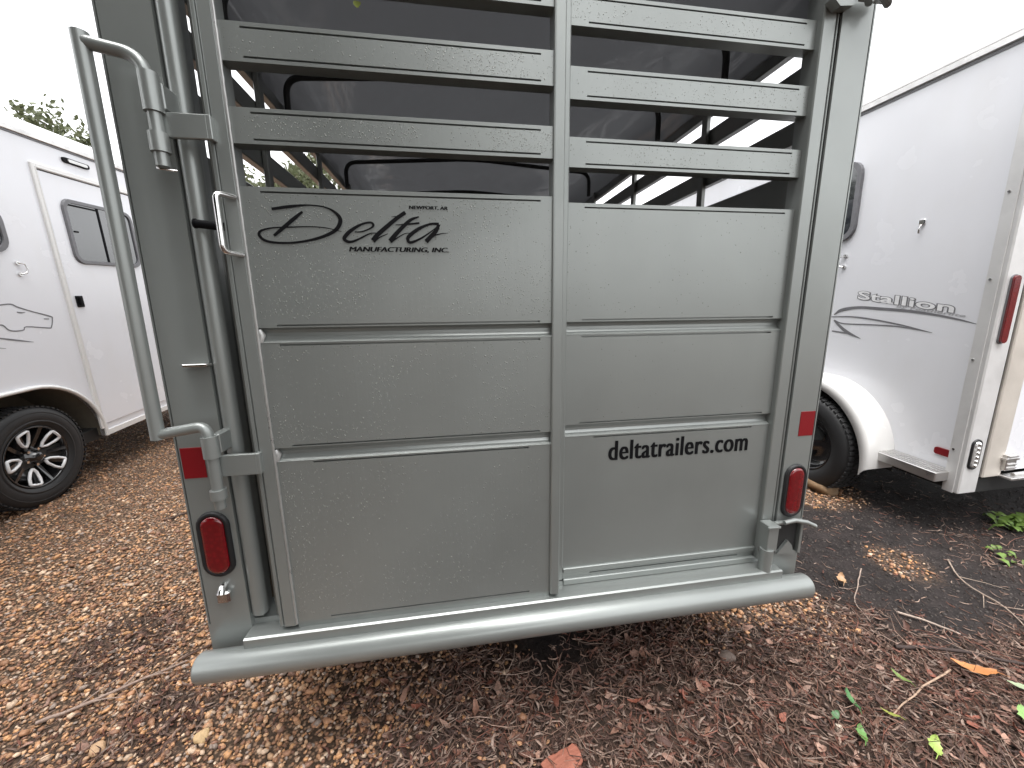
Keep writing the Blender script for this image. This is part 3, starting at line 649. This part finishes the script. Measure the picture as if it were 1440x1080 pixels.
t.tube([(XR+.25, .47, .418), (XR+.9, .47, .425)], .010, 8); t.box(XR+.20, XR+.9, .44, .50, .398, .412, .002); t.build('door_hinge', ALU, HR)
t = brr(); t.box(XR+.10, XR+1.95, .52, .66, .30, .385, .004); t.build('rear_beam', CHASSIS, HR)
t = brr(); t.box(XR+.05, XR+1.95, .58, RY1, .29, .388, .004); t.build('chassis', CHASSIS, HR)
# fender, step, reflector, wheels
fc = (1.315, .355)
def arc(r_, a0, a1, n=20): return [(fc[0]-r_*math.cos(R(a0+(a1-a0)*i/n)), fc[1]+r_*math.sin(R(a0+(a1-a0)*i/n))) for i in range(n+1)]
fy = arc(.465, -5, 90); back = [(2.15+.465*math.cos(R(90-95*i/16)), .355+.465*math.sin(R(90-95*i/16))) for i in range(17)]
prof = fy+back; inner = [(p[0]+(fc[0]+.4-p[0])*.03, p[1]-.02 if p[1] > .5 else p[1]) for p in prof]
n_ = len(prof); t = brr()
t.add([(XR, u, v) for u, v in prof]+[(XR-.175, u, v) for u, v in prof]+[(XR-.190, u+(.012 if u < 1.7 else -.012), v-.010) for u, v in prof]+[(XR-.190, u+(.045 if u < 1.7 else -.045), v-.055) for u, v in prof]+[(XR-.170, u+(.050 if u < 1.7 else -.050), v-.060) for u, v in prof],
      [[k*n_+i, k*n_+i+1, (k+1)*n_+i+1, (k+1)*n_+i] for k in range(4) for i in range(n_-1)], True)
t.build('fender', WHITE_B, HR)
t = brr(); t.add([(XR-.002, u, v-.03) for u, v in prof], [list(range(n_))]); t.build('wheel_well', CHASSIS, HR)
st = brr(); st.box(XR-.118, XR, RY0, .868, .372, .428, .004); st_o = st.build('step_board', ALU, HR)
for k in range(4): t = brr(); t.box(XR-.112+k*.028, XR-.094+k*.028, RY0+.01, .86, .4285, .433, .001); t.build('tread_bar', ALU, st_o)
t = brr(); t.sheet(rrect(.575, .655, .493, .533, .012), .008, onR); t.build('side_reflector', REDREF, HR)
def rwheel(y):
    q = brr(); c = (XR-.120, y-.02, .345); q.lathe(tyre_profile(.345, .208, .21), c, 'x', 56); tread(q, c, .345, .21, 60); wt = q.build('wheel', RUBBER, HR)
    q = brr(); q.lathe([(.212, -.07), (.206, -.085), (.195, -.06), (.18, .0), (.08, -.02), (.06, -.06), (.001, -.065)], c, 'x', 36); q.build('rim', RIMBLK, wt)
rwheel(1.315); rwheel(2.15)
# window, ring, latch, decals
wp = rrect(1.305, 1.94, 1.745, 2.235, .09); wi = rrect(1.335, 1.91, 1.775, 2.205, .065); n_ = len(wp)
t = brr(); t.add([onR(u, v, .0) for u, v in wp]+[onR(u, v, .022) for u, v in wp]+[onR(u, v, .022) for u, v in wi]+[onR(u, v, .004) for u, v in wi], [[k*n_+i, k*n_+(i+1) % n_, (k+1)*n_+(i+1) % n_, (k+1)*n_+i] for k in range(3) for i in range(n_)])
sw = t.build('side_window', DARKF, HR); t = brr(); t.sheet(wi, .004, lambda u, v, hh: (XR-.0045-hh, u, v)); t.build('pane', GLASS, sw)
t = brr(); tie_ring(t, 1.365, 1.605, onR, 1); t.build('tie_ring', CHROME, HR)
t = brr(); t.box(XR-.010, XR, .905, .935, 1.765, 1.795, .003); t.tube([onR(.92, 1.765, .008), onR(.918, 1.742, .022), onR(.922, 1.722, .014)], .005, 8); t.build('hold_back_catch', CHROME, HR)
SW = [[(1.3839, 1.2445, .0074), (1.3334, 1.2781, .0222), (1.2172, 1.2986, .0178), (1.0737, 1.2937, .0178), (.9087, 1.2842, .0163), (.7679, 1.2659, .0118), (.6641, 1.2466, .0089), (.5814, 1.2257, .0022)], [(1.4031, 1.229, .0059), (1.2677, 1.2358, .0089), (1.1332, 1.2272, .0104), (.9479, 1.2017, .0089), (.7747, 1.1679, .0022)], [(1.3782, 1.2068, .0074), (1.305, 1.187, .0074), (1.1255, 1.1904, .0074), (.9454, 1.1898, .0074), (.7747, 1.1679, .0022)], [(1.3782, 1.2068, .0118), (1.3245, 1.1638, .0192), (1.264, 1.1277, .0207), (1.1702, 1.0944, .0022)], [(1.3827, 1.1297, .0089), (1.3116, 1.1255, .0089), (1.2343, 1.1198, .0074)]]
t = brr()
for i, s_ in enumerate(SW): stroke(t, s_, onR, .0015+.0002*i, 6)
tag(t.build('swoosh_decal', GREYV, HR), 'grey swoosh stripes')
t = brr(); text(t, 'Stallion', (1.236, .690, 1.352, 1.412), onR, .0015, 0, .055, .075); so = t.build('outline_lettering', GREYV, HR); tag(so, 'grey outlined lettering reading Stallion')
t = brr(); text(t, 'Stallion', (1.2305, .6955, 1.355, 1.409), onR, .0024, 0, .018, .075); t.build('letter_fill', WHITEV, so)
t = brr(); text(t, 'by Featherlite', (.985, .640, 1.300, 1.320), onR, .0015, .2, .02, .045); t.build('small_lettering', GREYL, HR)

# ------------------------------------------------------------------ trees
def tree(label, loc, hgt, spread, mat, seed, leaves=6500, size=.10, base=.30, group=None):
    rd = random.Random(seed); x, y = loc; z0 = gz(x, y)-.05
    root = empty('tree', (x, y, 0), label, 'tree', group)
    tb = B((x, y, 0)); tips = []
    def grow(p, d, L, r, lev):
        pts = [p]; rr = [r]; k = 5
        for i in range(k):
            d = (d+Vector((rd.uniform(-1, 1), rd.uniform(-1, 1), rd.uniform(-.5, .8)))*(.10 if lev == 0 else .22)).normalized(); pts.append(pts[-1]+d*L/k); rr.append(r*(1-.55*(i+1)/k))
        tb.tube(pts, rr, 9 if lev == 0 else 6 if lev == 1 else 4, False)
        if lev >= 2: tips.extend(pts[2:])
        if lev < 3:
            n = (9, 5, 4)[lev]
            for i in range(n):
                t = (base if lev == 0 else .3)+(1-(base if lev == 0 else .3))*(i+rd.random()*.6)/n; q = min(len(pts)-2, int(t*k)); pp = pts[q].lerp(pts[q+1], t*k-q)
                a = rd.uniform(0, 6.283); up = rd.uniform(.15, .75)
                side = Vector((math.cos(a), math.sin(a), up)).normalized(); nd = (side*.85+d*.35).normalized()
                grow(pp, nd, (hgt*.34*spread if lev == 0 else L*.58)*rd.uniform(.7, 1.15), rr[q]*.48, lev+1)
    grow(Vector((x, y, z0)), Vector((0, 0, 1)), hgt*.86, hgt*.022, 0)
    tr = tb.build('trunk', BARK, root)
    g = np.random.default_rng(seed); tips = np.array([t[:] for t in tips]); n = leaves
    cl = tips[g.integers(0, len(tips), n)]+g.normal(0, .028*hgt, (n, 3))*np.array((1, 1, .7))
    tint = np.repeat(g.random(n), 4)*.6+np.repeat(np.clip((cl[:, 2]-cl[:, 2].min())/np.ptp(cl[:, 2]), 0, 1), 4)*0+.2
    a = g.normal(size=(n, 3)); a /= np.linalg.norm(a, axis=1)[:, None]; c = np.cross(a, g.normal(size=(n, 3))); c /= np.linalg.norm(c, axis=1)[:, None]
    sz = (size*g.uniform(.6, 1.5, n))[:, None]
    v = np.stack([cl-a*sz, cl+c*sz*.5, cl+a*sz, cl-c*sz*.5], 1).reshape(-1, 3)-np.array((x, y, 0))
    me = bpy.data.meshes.new('crown'); me.from_pydata(v.tolist(), [], np.arange(4*n).reshape(-1, 4).tolist())
    me.attributes.new('tint', 'FLOAT', 'POINT').data.foreach_set('value', tint.astype(np.float32))
    mkobj('crown', me, mat, root)
GT = 'trees beyond the trailers'
tree('tall loose tree showing above the roof of the left white trailer', (-11.4, 14.6), 5.5, 1.2, LEAF_A, 11, 10000, .080, .3, GT)
tree('rounded tree behind the left white trailer, partly hidden by the hinge post', (-7.6, 16.0), 5.3, 1.1, LEAF_A, 12, 8000, .080, .3, GT)
tree('tree seen through the left slats of the green trailer', (-4.6, 14.2), 6.2, 1.1, LEAF_A, 13, 7000, .08, .22, GT)
tree('far left tree cut by the frame edge above the white roof', (-15.6, 13.6), 5.9, 1.2, LEAF_A, 14, 9000, .085, .3, GT)
GB = 'evergreens behind the viewer'
for i, (p, hh) in enumerate((((-3.9, -4.4), 8.5), ((-2.3, -6.4), 9.0), ((-5.4, -6.2), 9.5), ((-4.0, -8.6), 10.0), ((-3.1, -3.5), 7.5))):
    tree('dark evergreen tree standing unseen behind the viewer, mirrored in the green paint', p, hh, .6 if i == 4 else 1.15, LEAF_B, 30+i, 20000, .26, .06, GB)  # last, slim tree is added out of view to darken the left post

# ------------------------------------------------------------------ loose ground cover
def attr_col(me, cols): me.color_attributes.new('col', 'FLOAT_COLOR', 'POINT').data.foreach_set('color', np.concatenate([cols, np.ones((len(cols), 1))], 1).astype(np.float32).ravel())
ico = bmesh.new(); bmesh.ops.create_icosphere(ico, subdivisions=1, radius=1); iv = np.array([v.co[:] for v in ico.verts]); ifc = np.array([[v.index for v in f.verts] for f in ico.faces]); ico.free()
def rot_z(n, a): c, s_ = np.cos(a), np.sin(a); z = np.zeros(n); o = np.ones(n); return np.stack([np.stack([c, -s_, z], 1), np.stack([s_, c, z], 1), np.stack([z, z, o], 1)], 1)
def rot_any(n):
    q = rng.normal(size=(n, 4)); q /= np.linalg.norm(q, axis=1)[:, None]; w_, x, y, z = q.T
    return np.stack([np.stack([1-2*(y*y+z*z), 2*(x*y-z*w_), 2*(x*z+y*w_)], 1), np.stack([2*(x*y+z*w_), 1-2*(x*x+z*z), 2*(y*z-x*w_)], 1), np.stack([2*(x*z-y*w_), 2*(y*z+x*w_), 1-2*(x*x+y*y)], 1)], 1)
def scatter(n, x0, x1, y0, y1, ch, dens):
    P = []
    tries = 0
    while len(P) < n and tries < n*14:
        tries += 1
        x, y = random.uniform(x0, x1), random.uniform(y0, y1)
        if random.random() < dens(x, y)*zones(x, y)[ch]: P.append((x, y, gz(x, y)))
    return np.array(P)
def near(x, y): d = math.hypot(x-CAM.x, y-CAM.y); return min(1., (1.9/max(d, .5))**1.6)
PAL = np.array([(.40, .245, .14), (.33, .19, .11), (.47, .32, .20), (.27, .155, .095), (.52, .42, .32), (.29, .25, .22), (.20, .12, .085), (.44, .26, .13)])
P = scatter(60000, -4.6, 2.7, -.6, 5.0, 0, near); n = len(P)
sz = rng.uniform(.0036, .0078, n)*(1+.7*(rng.random(n) < .12)); sc = np.stack([sz*rng.uniform(.8, 1.5, n), sz*rng.uniform(.7, 1.1, n), sz*rng.uniform(.45, .8, n)], 1)
base = iv[None]*(1+.22*rng.normal(size=(n, 12, 1)).clip(-1.5, 1.5))*sc[:, None, :]
v = np.einsum('nij,nkj->nki', rot_z(n, rng.uniform(0, 6.3, n)), base)
tl = rng.normal(0, .35, n); ct, st_ = np.cos(tl), np.sin(tl); v = np.stack([v[..., 0], v[..., 1]*ct[:, None]-v[..., 2]*st_[:, None], v[..., 1]*st_[:, None]+v[..., 2]*ct[:, None]], -1)
v = v+P[:, None, :]+np.array((0, 0, 1))*(sc[:, 2]*.45+.006*rng.random(n)**2)[:, None, None]
me = bpy.data.meshes.new('gravel'); me.from_pydata(v.reshape(-1, 3).tolist(), [], (ifc[None]+12*np.arange(n)[:, None, None]).reshape(-1, 3).tolist())
cc = np.array((1.28, 1.15, 1.07))*PAL[rng.integers(0, len(PAL), n)]*rng.uniform(.7, 1.15, (n, 1)); attr_col(me, np.repeat(cc, 12, 0))
tag(mkobj('gravel', me, GRAVELM, None, True), 'wet tan and orange pea gravel spread beside the trailers', 'gravel', None, 'stuff')

# bark chips, needles, twig bits
def strips(n, P, length, width, thick, pal, name, mat, label, cat, curl=.25, lift=.012):
    L = rng.uniform(*length, n); Wd = rng.uniform(*width, n); H = rng.uniform(*thick, n); seg = 3
    t = np.linspace(-.5, .5, seg+1); cv = rng.normal(0, curl, n); cw_ = rng.normal(0, curl, n)
    prof = np.array([.35, 1, .95, .3]); V = []
    for k in range(seg+1):
        x = L*t[k]; z = cv*L*(t[k]**2)*2; y = cw_*L*(t[k]**2)*2; wk = Wd*prof[k]*.5
        for sy, szz in ((-1, 0), (1, 0), (0, 1)): V.append(np.stack([x, y+sy*wk, z+szz*H], 1))
    V = np.stack(V, 1); m = 3*(seg+1)
    a = rng.uniform(0, 6.3, n); p = rng.normal(0, .22, n)
    Rz = rot_z(n, a); V = np.stack([V[..., 0]*np.cos(p)[:, None]-V[..., 2]*np.sin(p)[:, None], V[..., 1], V[..., 0]*np.sin(p)[:, None]+V[..., 2]*np.cos(p)[:, None]], -1)
    V = np.einsum('nij,nkj->nki', Rz, V)+P[:, None, :]; V[..., 2] += (np.abs(np.sin(p))*L*.35+.001+lift*rng.random(n)**2)[:, None]
    F = []
    for k in range(seg):
        for q in range(3): F.append((3*k+q, 3*k+(q+1) % 3, 3*(k+1)+(q+1) % 3, 3*(k+1)+q))
    F = np.array(F); me = bpy.data.meshes.new(name); me.from_pydata(V.reshape(-1, 3).tolist(), [], (F[None]+m*np.arange(n)[:, None, None]).reshape(-1, 4).tolist())
    cc = pal[rng.integers(0, len(pal), n)]*rng.uniform(.6, 1.25, (n, 1)); attr_col(me, np.repeat(cc, m, 0))
    return tag(mkobj(name, me, mat), label, cat, None, 'stuff')
PALC = np.array((.92, .83, .80))*np.array([(.16, .095, .072), (.10, .062, .05), (.22, .15, .115), (.27, .20, .16), (.075, .045, .036), (.19, .085, .06), (.30, .24, .20)])
P = scatter(22000, -2.4, 3.0, -.75, 1.0, 1, near); strips(len(P), P, (.010, .046), (.0025, .008), (.001, .004), PALC, 'wood_chip_litter', CHIPM, 'brown shredded bark and wood chip litter below the bumper', 'wood chips')
P = scatter(3800, -3.2, 3.0, -.75, 2.0, 1, near); strips(len(P), P, (.05, .16), (.0012, .003), (.001, .002), PALC*1.25, 'pine_straw', CHIPM, 'thin dry pine needles and stalks scattered over the litter', 'pine needles', .5)
P2 = np.array([(x, y, gz(x, y)) for x, y in [(random.uniform(-4, 3.4), random.uniform(-.6, 4.2)) for _ in range(5200)] if random.random() < .25+.75*zones(x, y)[1]])
strips(len(P2), P2, (.010, .05), (.002, .007), (.001, .003), PALC, 'scattered_debris', CHIPM, 'stray bark flakes and stalks scattered over the gravel and packed dirt', 'debris')
Pc = np.array([(x, y, gz(x, y)) for x, y in [(random.uniform(.9, 4.2)**1.0, random.uniform(-.6, 2.6)) for _ in range(24000)] if random.random() < near(x, y)*1.3*(1-zones(x, y)[1]*.6)])
n = len(Pc); sz = rng.uniform(.0018, .0065, n)**1.0; v = iv[None]*(1+.3*rng.normal(size=(n, 12, 1)).clip(-1.3, 1.3))*sz[:, None, None]*np.array((1.2, 1, .7)); v = np.einsum('nij,nkj->nki', rot_any(n), v)+Pc[:, None, :]
me = bpy.data.meshes.new('soil_crumbs'); me.from_pydata(v.reshape(-1, 3).tolist(), [], (ifc[None]+12*np.arange(n)[:, None, None]).reshape(-1, 3).tolist())
SC = .48*np.array([(.075, .06, .055), (.11, .09, .08), (.05, .04, .036), (.16, .13, .115), (.10, .075, .06)]); attr_col(me, np.repeat(SC[rng.integers(0, 5, n)]*rng.uniform(.7, 1.2, (n, 1)), 12, 0))
tag(mkobj('soil_crumbs', me, CHIPM, None, True), 'dark crumbs of packed dirt right of the green trailer', 'soil', None, 'stuff')
P3 = np.array([(x, y, gz(x, y)) for x, y in [(random.uniform(1.0, 3.4), random.uniform(-.3, 1.6)) for _ in range(4200)] if random.random() < .6*near(x, y)])
strips(len(P3), P3, (.010, .045), (.002, .006), (.001, .003), PALC*1.15, 'dry_flakes', CHIPM, 'pale dry bark flakes strewn over the packed dirt', 'bark flakes', .3, .003)
# dead leaves in the litter
def leaf_sheet(L, Wd, curl, n=6):
    vs = []; 
    for i in range(n+1):
        t = i/n; wv = Wd*math.sin(math.pi*min(1, t*.92+.06))**.8*(1+.18*math.sin(i*2.4)); z = curl*L*(t-.5)**2*2
        vs += [(L*(t-.5), -wv/2, z+curl*Wd*.5), (L*(t-.5), 0, z), (L*(t-.5), wv/2, z+curl*Wd*.4)]
    return vs, [[3*i+q, 3*i+q+1, 3*i+q+4, 3*i+q+3] for i in range(n) for q in (0, 1)]
PD = scatter(650, -2.2, 3.0, -.75, 1.0, 1, near); V, F, Cc = [], [], []
for p in PD:
    vs, fs = leaf_sheet(random.uniform(.02, .055), random.uniform(.010, .024), random.uniform(-.3, .7)); a = random.uniform(0, 6.3); mt = Matrix.Translation(Vector(p)+Vector((0, 0, .006+.012*random.random())))@Matrix.Rotation(a, 4, 'Z')@Matrix.Rotation(random.gauss(0, .4), 4, 'X')@Matrix.Rotation(random.gauss(0, .3), 4, 'Y')
    k = len(V); V += [tuple(mt@Vector(q)) for q in vs]; F += [[i+k for i in f_] for f_ in fs]; c0 = PALC[random.randrange(len(PALC))]*random.uniform(.8, 1.5)*np.array((1.05, .9, .85)); Cc += [c0]*len(vs)
me = bpy.data.meshes.new('dead_leaves'); me.from_pydata(V, [], F); attr_col(me, np.array(Cc)); tag(mkobj('dead_leaves', me, CHIPM, None, True), 'curled brown dead leaves lying in the bark litter', 'leaves', None, 'stuff')

# ------------------------------------------------------------------ single things on the ground
def stone(name, label, loc, size, colr, seed, sub=3):
    bm = bmesh.new(); bmesh.ops.create_icosphere(bm, subdivisions=sub, radius=1); rd = random.Random(seed); o_ = Vector((rd.random()*20, rd.random()*20, 0))
    for v_ in bm.verts:
        q = v_.co.copy(); d = 1+.35*noise.noise(q*1.1+o_)+.10*noise.noise(q*3.2+o_); v_.co = Vector((q.x*size[0], q.y*size[1], q.z*size[2]))*d
    me = bpy.data.meshes.new(name); bm.to_mesh(me); bm.free()
    m = M(name+'_surface', colr, .65); m.col(m.mix(m.noise(22, 5), tuple(c*.6 for c in colr), tuple(min(1, c*1.3) for c in colr))); m.bump(m.noise(60, 5), .5, .006)
    o = mkobj(name, me, m.m, None, True); o.location = (loc[0], loc[1], gz(*loc)+size[2]*.45); o.rotation_euler[2] = rd.uniform(0, 6); return tag(o, label, 'stone')
stone('stone', 'pale tan rounded stone on the gravel below the left bumper end', (-1.055, .103), (.024, .020, .015), (.52, .36, .19), 3)
stone('stone', 'buff flat stone on the gravel left of the bumper end', (-1.36, .13), (.030, .018, .011), (.45, .29, .17), 4)
stone('stone', 'brown rough rock wedged beside the right trailer wheel', (2.36, 1.22), (.12, .09, .065), (.22, .135, .07), 5)
stone('stone', 'grey pebble half hidden in litter under the bumper', (.74, .08), (.035, .025, .018), (.16, .12, .10), 6)
stone('stone', 'white pebble lying in the bark litter at bottom right', (.92, -.20), (.013, .011, .008), (.6, .52, .42), 8)
def chunk(name, label, loc, rz, size, colr, cat):
    q = B((0, 0, 0)); L, W_, H_ = size; rd = random.Random(5); n = 7
    vs = []
    for i in range(n):
        t = i/(n-1)-.5
        for y, z in ((-.5, 0), (-.46, .7), (-.15, 1), (.2, .86), (.47, .72), (.5, 0)): vs.append((t*L+rd.uniform(-.05, .05)*L, y*W_*(1-.25*abs(t))+rd.uniform(-.06, .06)*W_, z*H_*(1-.3*abs(t))+rd.uniform(-.1, .1)*H_))
    q.add(vs, [[i*6+k, i*6+k+1, (i+1)*6+k+1, (i+1)*6+k] for i in range(n-1) for k in range(5)]+[[0, 1, 2, 3, 4, 5], [6*(n-1)+k for k in range(5, -1, -1)]])
    m = M(name+'_surface', colr, .75); m.col(m.mix(m.noise(20, 5, (.3, 2, 2)), tuple(c*.5 for c in colr), tuple(min(1, c*1.35) for c in colr))); m.bump(m.noise(45, 5, (.25, 1.5, 1.5)), .8, .006)
    o = q.build(name, m.m); o.location = (loc[0], loc[1], gz(*loc)); o.rotation_euler = (.1, -.08, rz); return tag(o, label, cat)
chunk('bark_chunk', 'reddish brown slab of bark in the litter at the bottom edge', (.035, -.150), .25, (.115, .062, .026), (.32, .115, .075), 'bark')
def leaf(name, label, loc, rz, L, Wd, colr, curl=.3, tilt=0.1, up=.022, stalk=True):
    vs, fs = leaf_sheet(L, Wd, curl, 10); q = B(); q.add(vs, fs, True)
    if stalk: q.tube([(-L*.5, 0, curl*L*.5), (-L*.75, .004, curl*L*.4)], [.0016, .0009], 5)
    m = M(name+'_blade', colr, .45, 0, .1); m.col(m.mix(m.noise(40, 4), tuple(c*.6 for c in colr), tuple(min(1, c*1.3) for c in colr))); m.bump(m.noise(70, 3), .4, .003)
    o = q.build(name, m.m); o.location = (loc[0], loc[1], gz(*loc)+up); o.rotation_euler = (tilt, -tilt*.5, rz); return tag(o, label, 'leaf')
leaf('fallen_leaf', 'orange fallen leaf at the right edge beside a dark stick', (1.575, -.115), 2.6, .125, .045, (.42, .17, .055), .25)
leaf('fallen_leaf', 'pale grey-green fallen leaf next to the orange leaf', (1.66, -.205), 2.7, .11, .034, (.25, .30, .18), .2)
leaf('fallen_leaf', 'bright green leaf at the lower right edge', (1.52, -.285), 1.2, .075, .05, (.20, .34, .10), .3)
leaf('fallen_leaf', 'dark green upright leaf in the litter, lower right', (1.02, -.145), 1.4, .06, .028, (.06, .16, .05), .3, .5, .03)
leaf('fallen_leaf', 'small green leaf just left of the dark green upright leaf', (.93, -.175), .4, .034, .020, (.07, .15, .06), .3, .3)
leaf('fallen_leaf', 'yellow-green leaf right of the dark green upright leaf', (1.105, -.20), 2.5, .05, .018, (.24, .26, .05), .2, .3)
leaf('fallen_leaf', 'green leaf at the bottom edge under the yellow-green one', (.955, -.235), 1.0, .05, .026, (.10, .22, .05), .3, .3)
leaf('fallen_leaf', 'lime green leaf cluster tip at the bottom right edge', (1.13, -.30), .7, .06, .032, (.30, .40, .09), .35, .35)
leaf('fallen_leaf', 'olive leaf lying past the pale twig', (1.28, -.10), 1.9, .055, .022, (.14, .20, .05), .3, .2)
leaf('fallen_leaf', 'green leaf hanging from the underside of the upper left slat', (-.411, .018, ), 1.2, .036, .012, (.22, .26, .06), .2, 1.3, 1.972, False)
leaf('fallen_leaf', 'tan dead leaf curled on the packed dirt right of the bumper', (1.55, .35), .9, .07, .035, (.40, .24, .13), .5, .2)
def twig(label, pts, r, colr, side=()):
    q = B(); P_ = [Vector((x, y, gz(x, y)+z)) for x, y, z in pts]; P_ = [Vector(v_) for v_ in spline([tuple(p) for p in P_], 4)]
    P_ = [p+Vector((random.gauss(0, .002), random.gauss(0, .002), 0)) for p in P_]; n = len(P_); q.tube(P_, [r*(1-.5*i/n) for i in range(n)], 7)
    for (i, dx, dy, dz, L) in side: a = P_[int(i*(n-1))]; q.tube([a, a+Vector((dx, dy, dz))*L*.5+Vector((0, 0, .004)), a+Vector((dx, dy, dz))*L], [r*.55, r*.4, r*.2], 5)
    m = M('twig_bark', colr, .8); m.col(m.mix(m.noise(60, 4), tuple(c*.6 for c in colr), tuple(min(1, c*1.35) for c in colr))); m.bump(m.noise(150, 3), .5, .002)
    return tag(q.build('twig', m.m), label, 'twig')
twig('dark wet stick at the right edge above the orange leaf', [(1.42, .02, .012), (1.60, -.03, .016), (1.80, -.13, .012), (1.98, -.20, .012)], .0075, (.045, .030, .026))
twig('pale straight twig ending at the orange leaf', [(1.50, -.10, .02), (1.36, -.13, .02), (1.22, -.17, .018), (1.10, -.20, .014)], .0035, (.36, .25, .18))
twig('dark twig running from the right end of the bumper', [(1.05, .20, .012), (1.16, .12, .014), (1.25, .07, .012)], .0035, (.05, .03, .025))
twig('thin pale curved root on the packed dirt', [(1.75, .42, .008), (1.62, .33, .010), (1.50, .24, .008), (1.46, .14, .008)], .003, (.30, .23, .19))
twig('branching bleached root by the right frame edge', [(2.25, .40, .008), (2.12, .25, .014), (2.10, .10, .010), (2.02, -.02, .01)], .0035, (.32, .25, .20), ((.3, .7, -.7, 0, .16), (.5, -.8, -.5, 0, .13), (.7, .8, -.4, 0, .14)))
twig('short bleached stick lying on the dirt edge', [(1.62, .16, .012), (1.68, .09, .014), (1.73, .02, .012)], .005, (.38, .30, .25))
twig('feathery pale weathered branch on the left gravel', [(-1.62, .24, .012), (-1.50, .29, .016), (-1.38, .36, .012), (-1.27, .41, .010)], .006, (.30, .22, .18), ((.25, .6, .9, .1, .10), (.4, .9, -.1, .1, .12), (.55, .4, .95, .1, .10), (.7, .95, .0, .1, .09), (.85, .5, .8, .1, .07)))
twig('dark stick lying on the gravel near the left trailer wheel', [(-2.05, 1.55, .012), (-1.90, 1.72, .014), (-1.78, 1.90, .012)], .007, (.07, .045, .035))
twig('thin brown twig on gravel beside the left bumper end', [(-1.30, .42, .012), (-1.16, .52, .014), (-1.05, .66, .012)], .004, (.10, .06, .045))
# weeds by the right trailer
def weed(label, loc, n, hgt, seed):
    rd = random.Random(seed); q = B((loc[0], loc[1], 0)); z0 = gz(*loc)
    for _ in range(n):
        a = rd.uniform(0, 6.28); L = hgt*rd.uniform(.6, 1.2); o_ = Vector((loc[0]+rd.gauss(0, .06), loc[1]+rd.gauss(0, .05), z0)); w_ = rd.uniform(.008, .02)
        d = Vector((math.cos(a), math.sin(a), 0)); s_ = Vector((-d.y, d.x, 0)); pts = [o_, o_+d*L*.3+Vector((0, 0, L*.6)), o_+d*L*.8+Vector((0, 0, L*.75)), o_+d*L*1.15+Vector((0, 0, L*.5))]; vs = []
        for p, k in zip(pts, (.4, 1, .9, .1)): vs += [p-s_*w_*k, p+s_*w_*k]
        q.add(vs, [[0, 1, 3, 2], [2, 3, 5, 4], [4, 5, 7, 6]], True)
    m = M('weed_leaf', (.10, .18, .03), .5); m.col(m.mix(m.noise(18, 3), (.05, .10, .02), (.16, .24, .045)))
    root = empty('weed', (loc[0], loc[1], 0), label, 'plant'); q.build('leaf_tuft', m.m, root)['kind'] = 'stuff'
weed('bright green weed under the rear of the right white trailer', (3.05, .60), 50, .06, 3)
weed('low green weed at the right frame edge in front of the white trailer', (2.62, .36), 14, .03, 4)
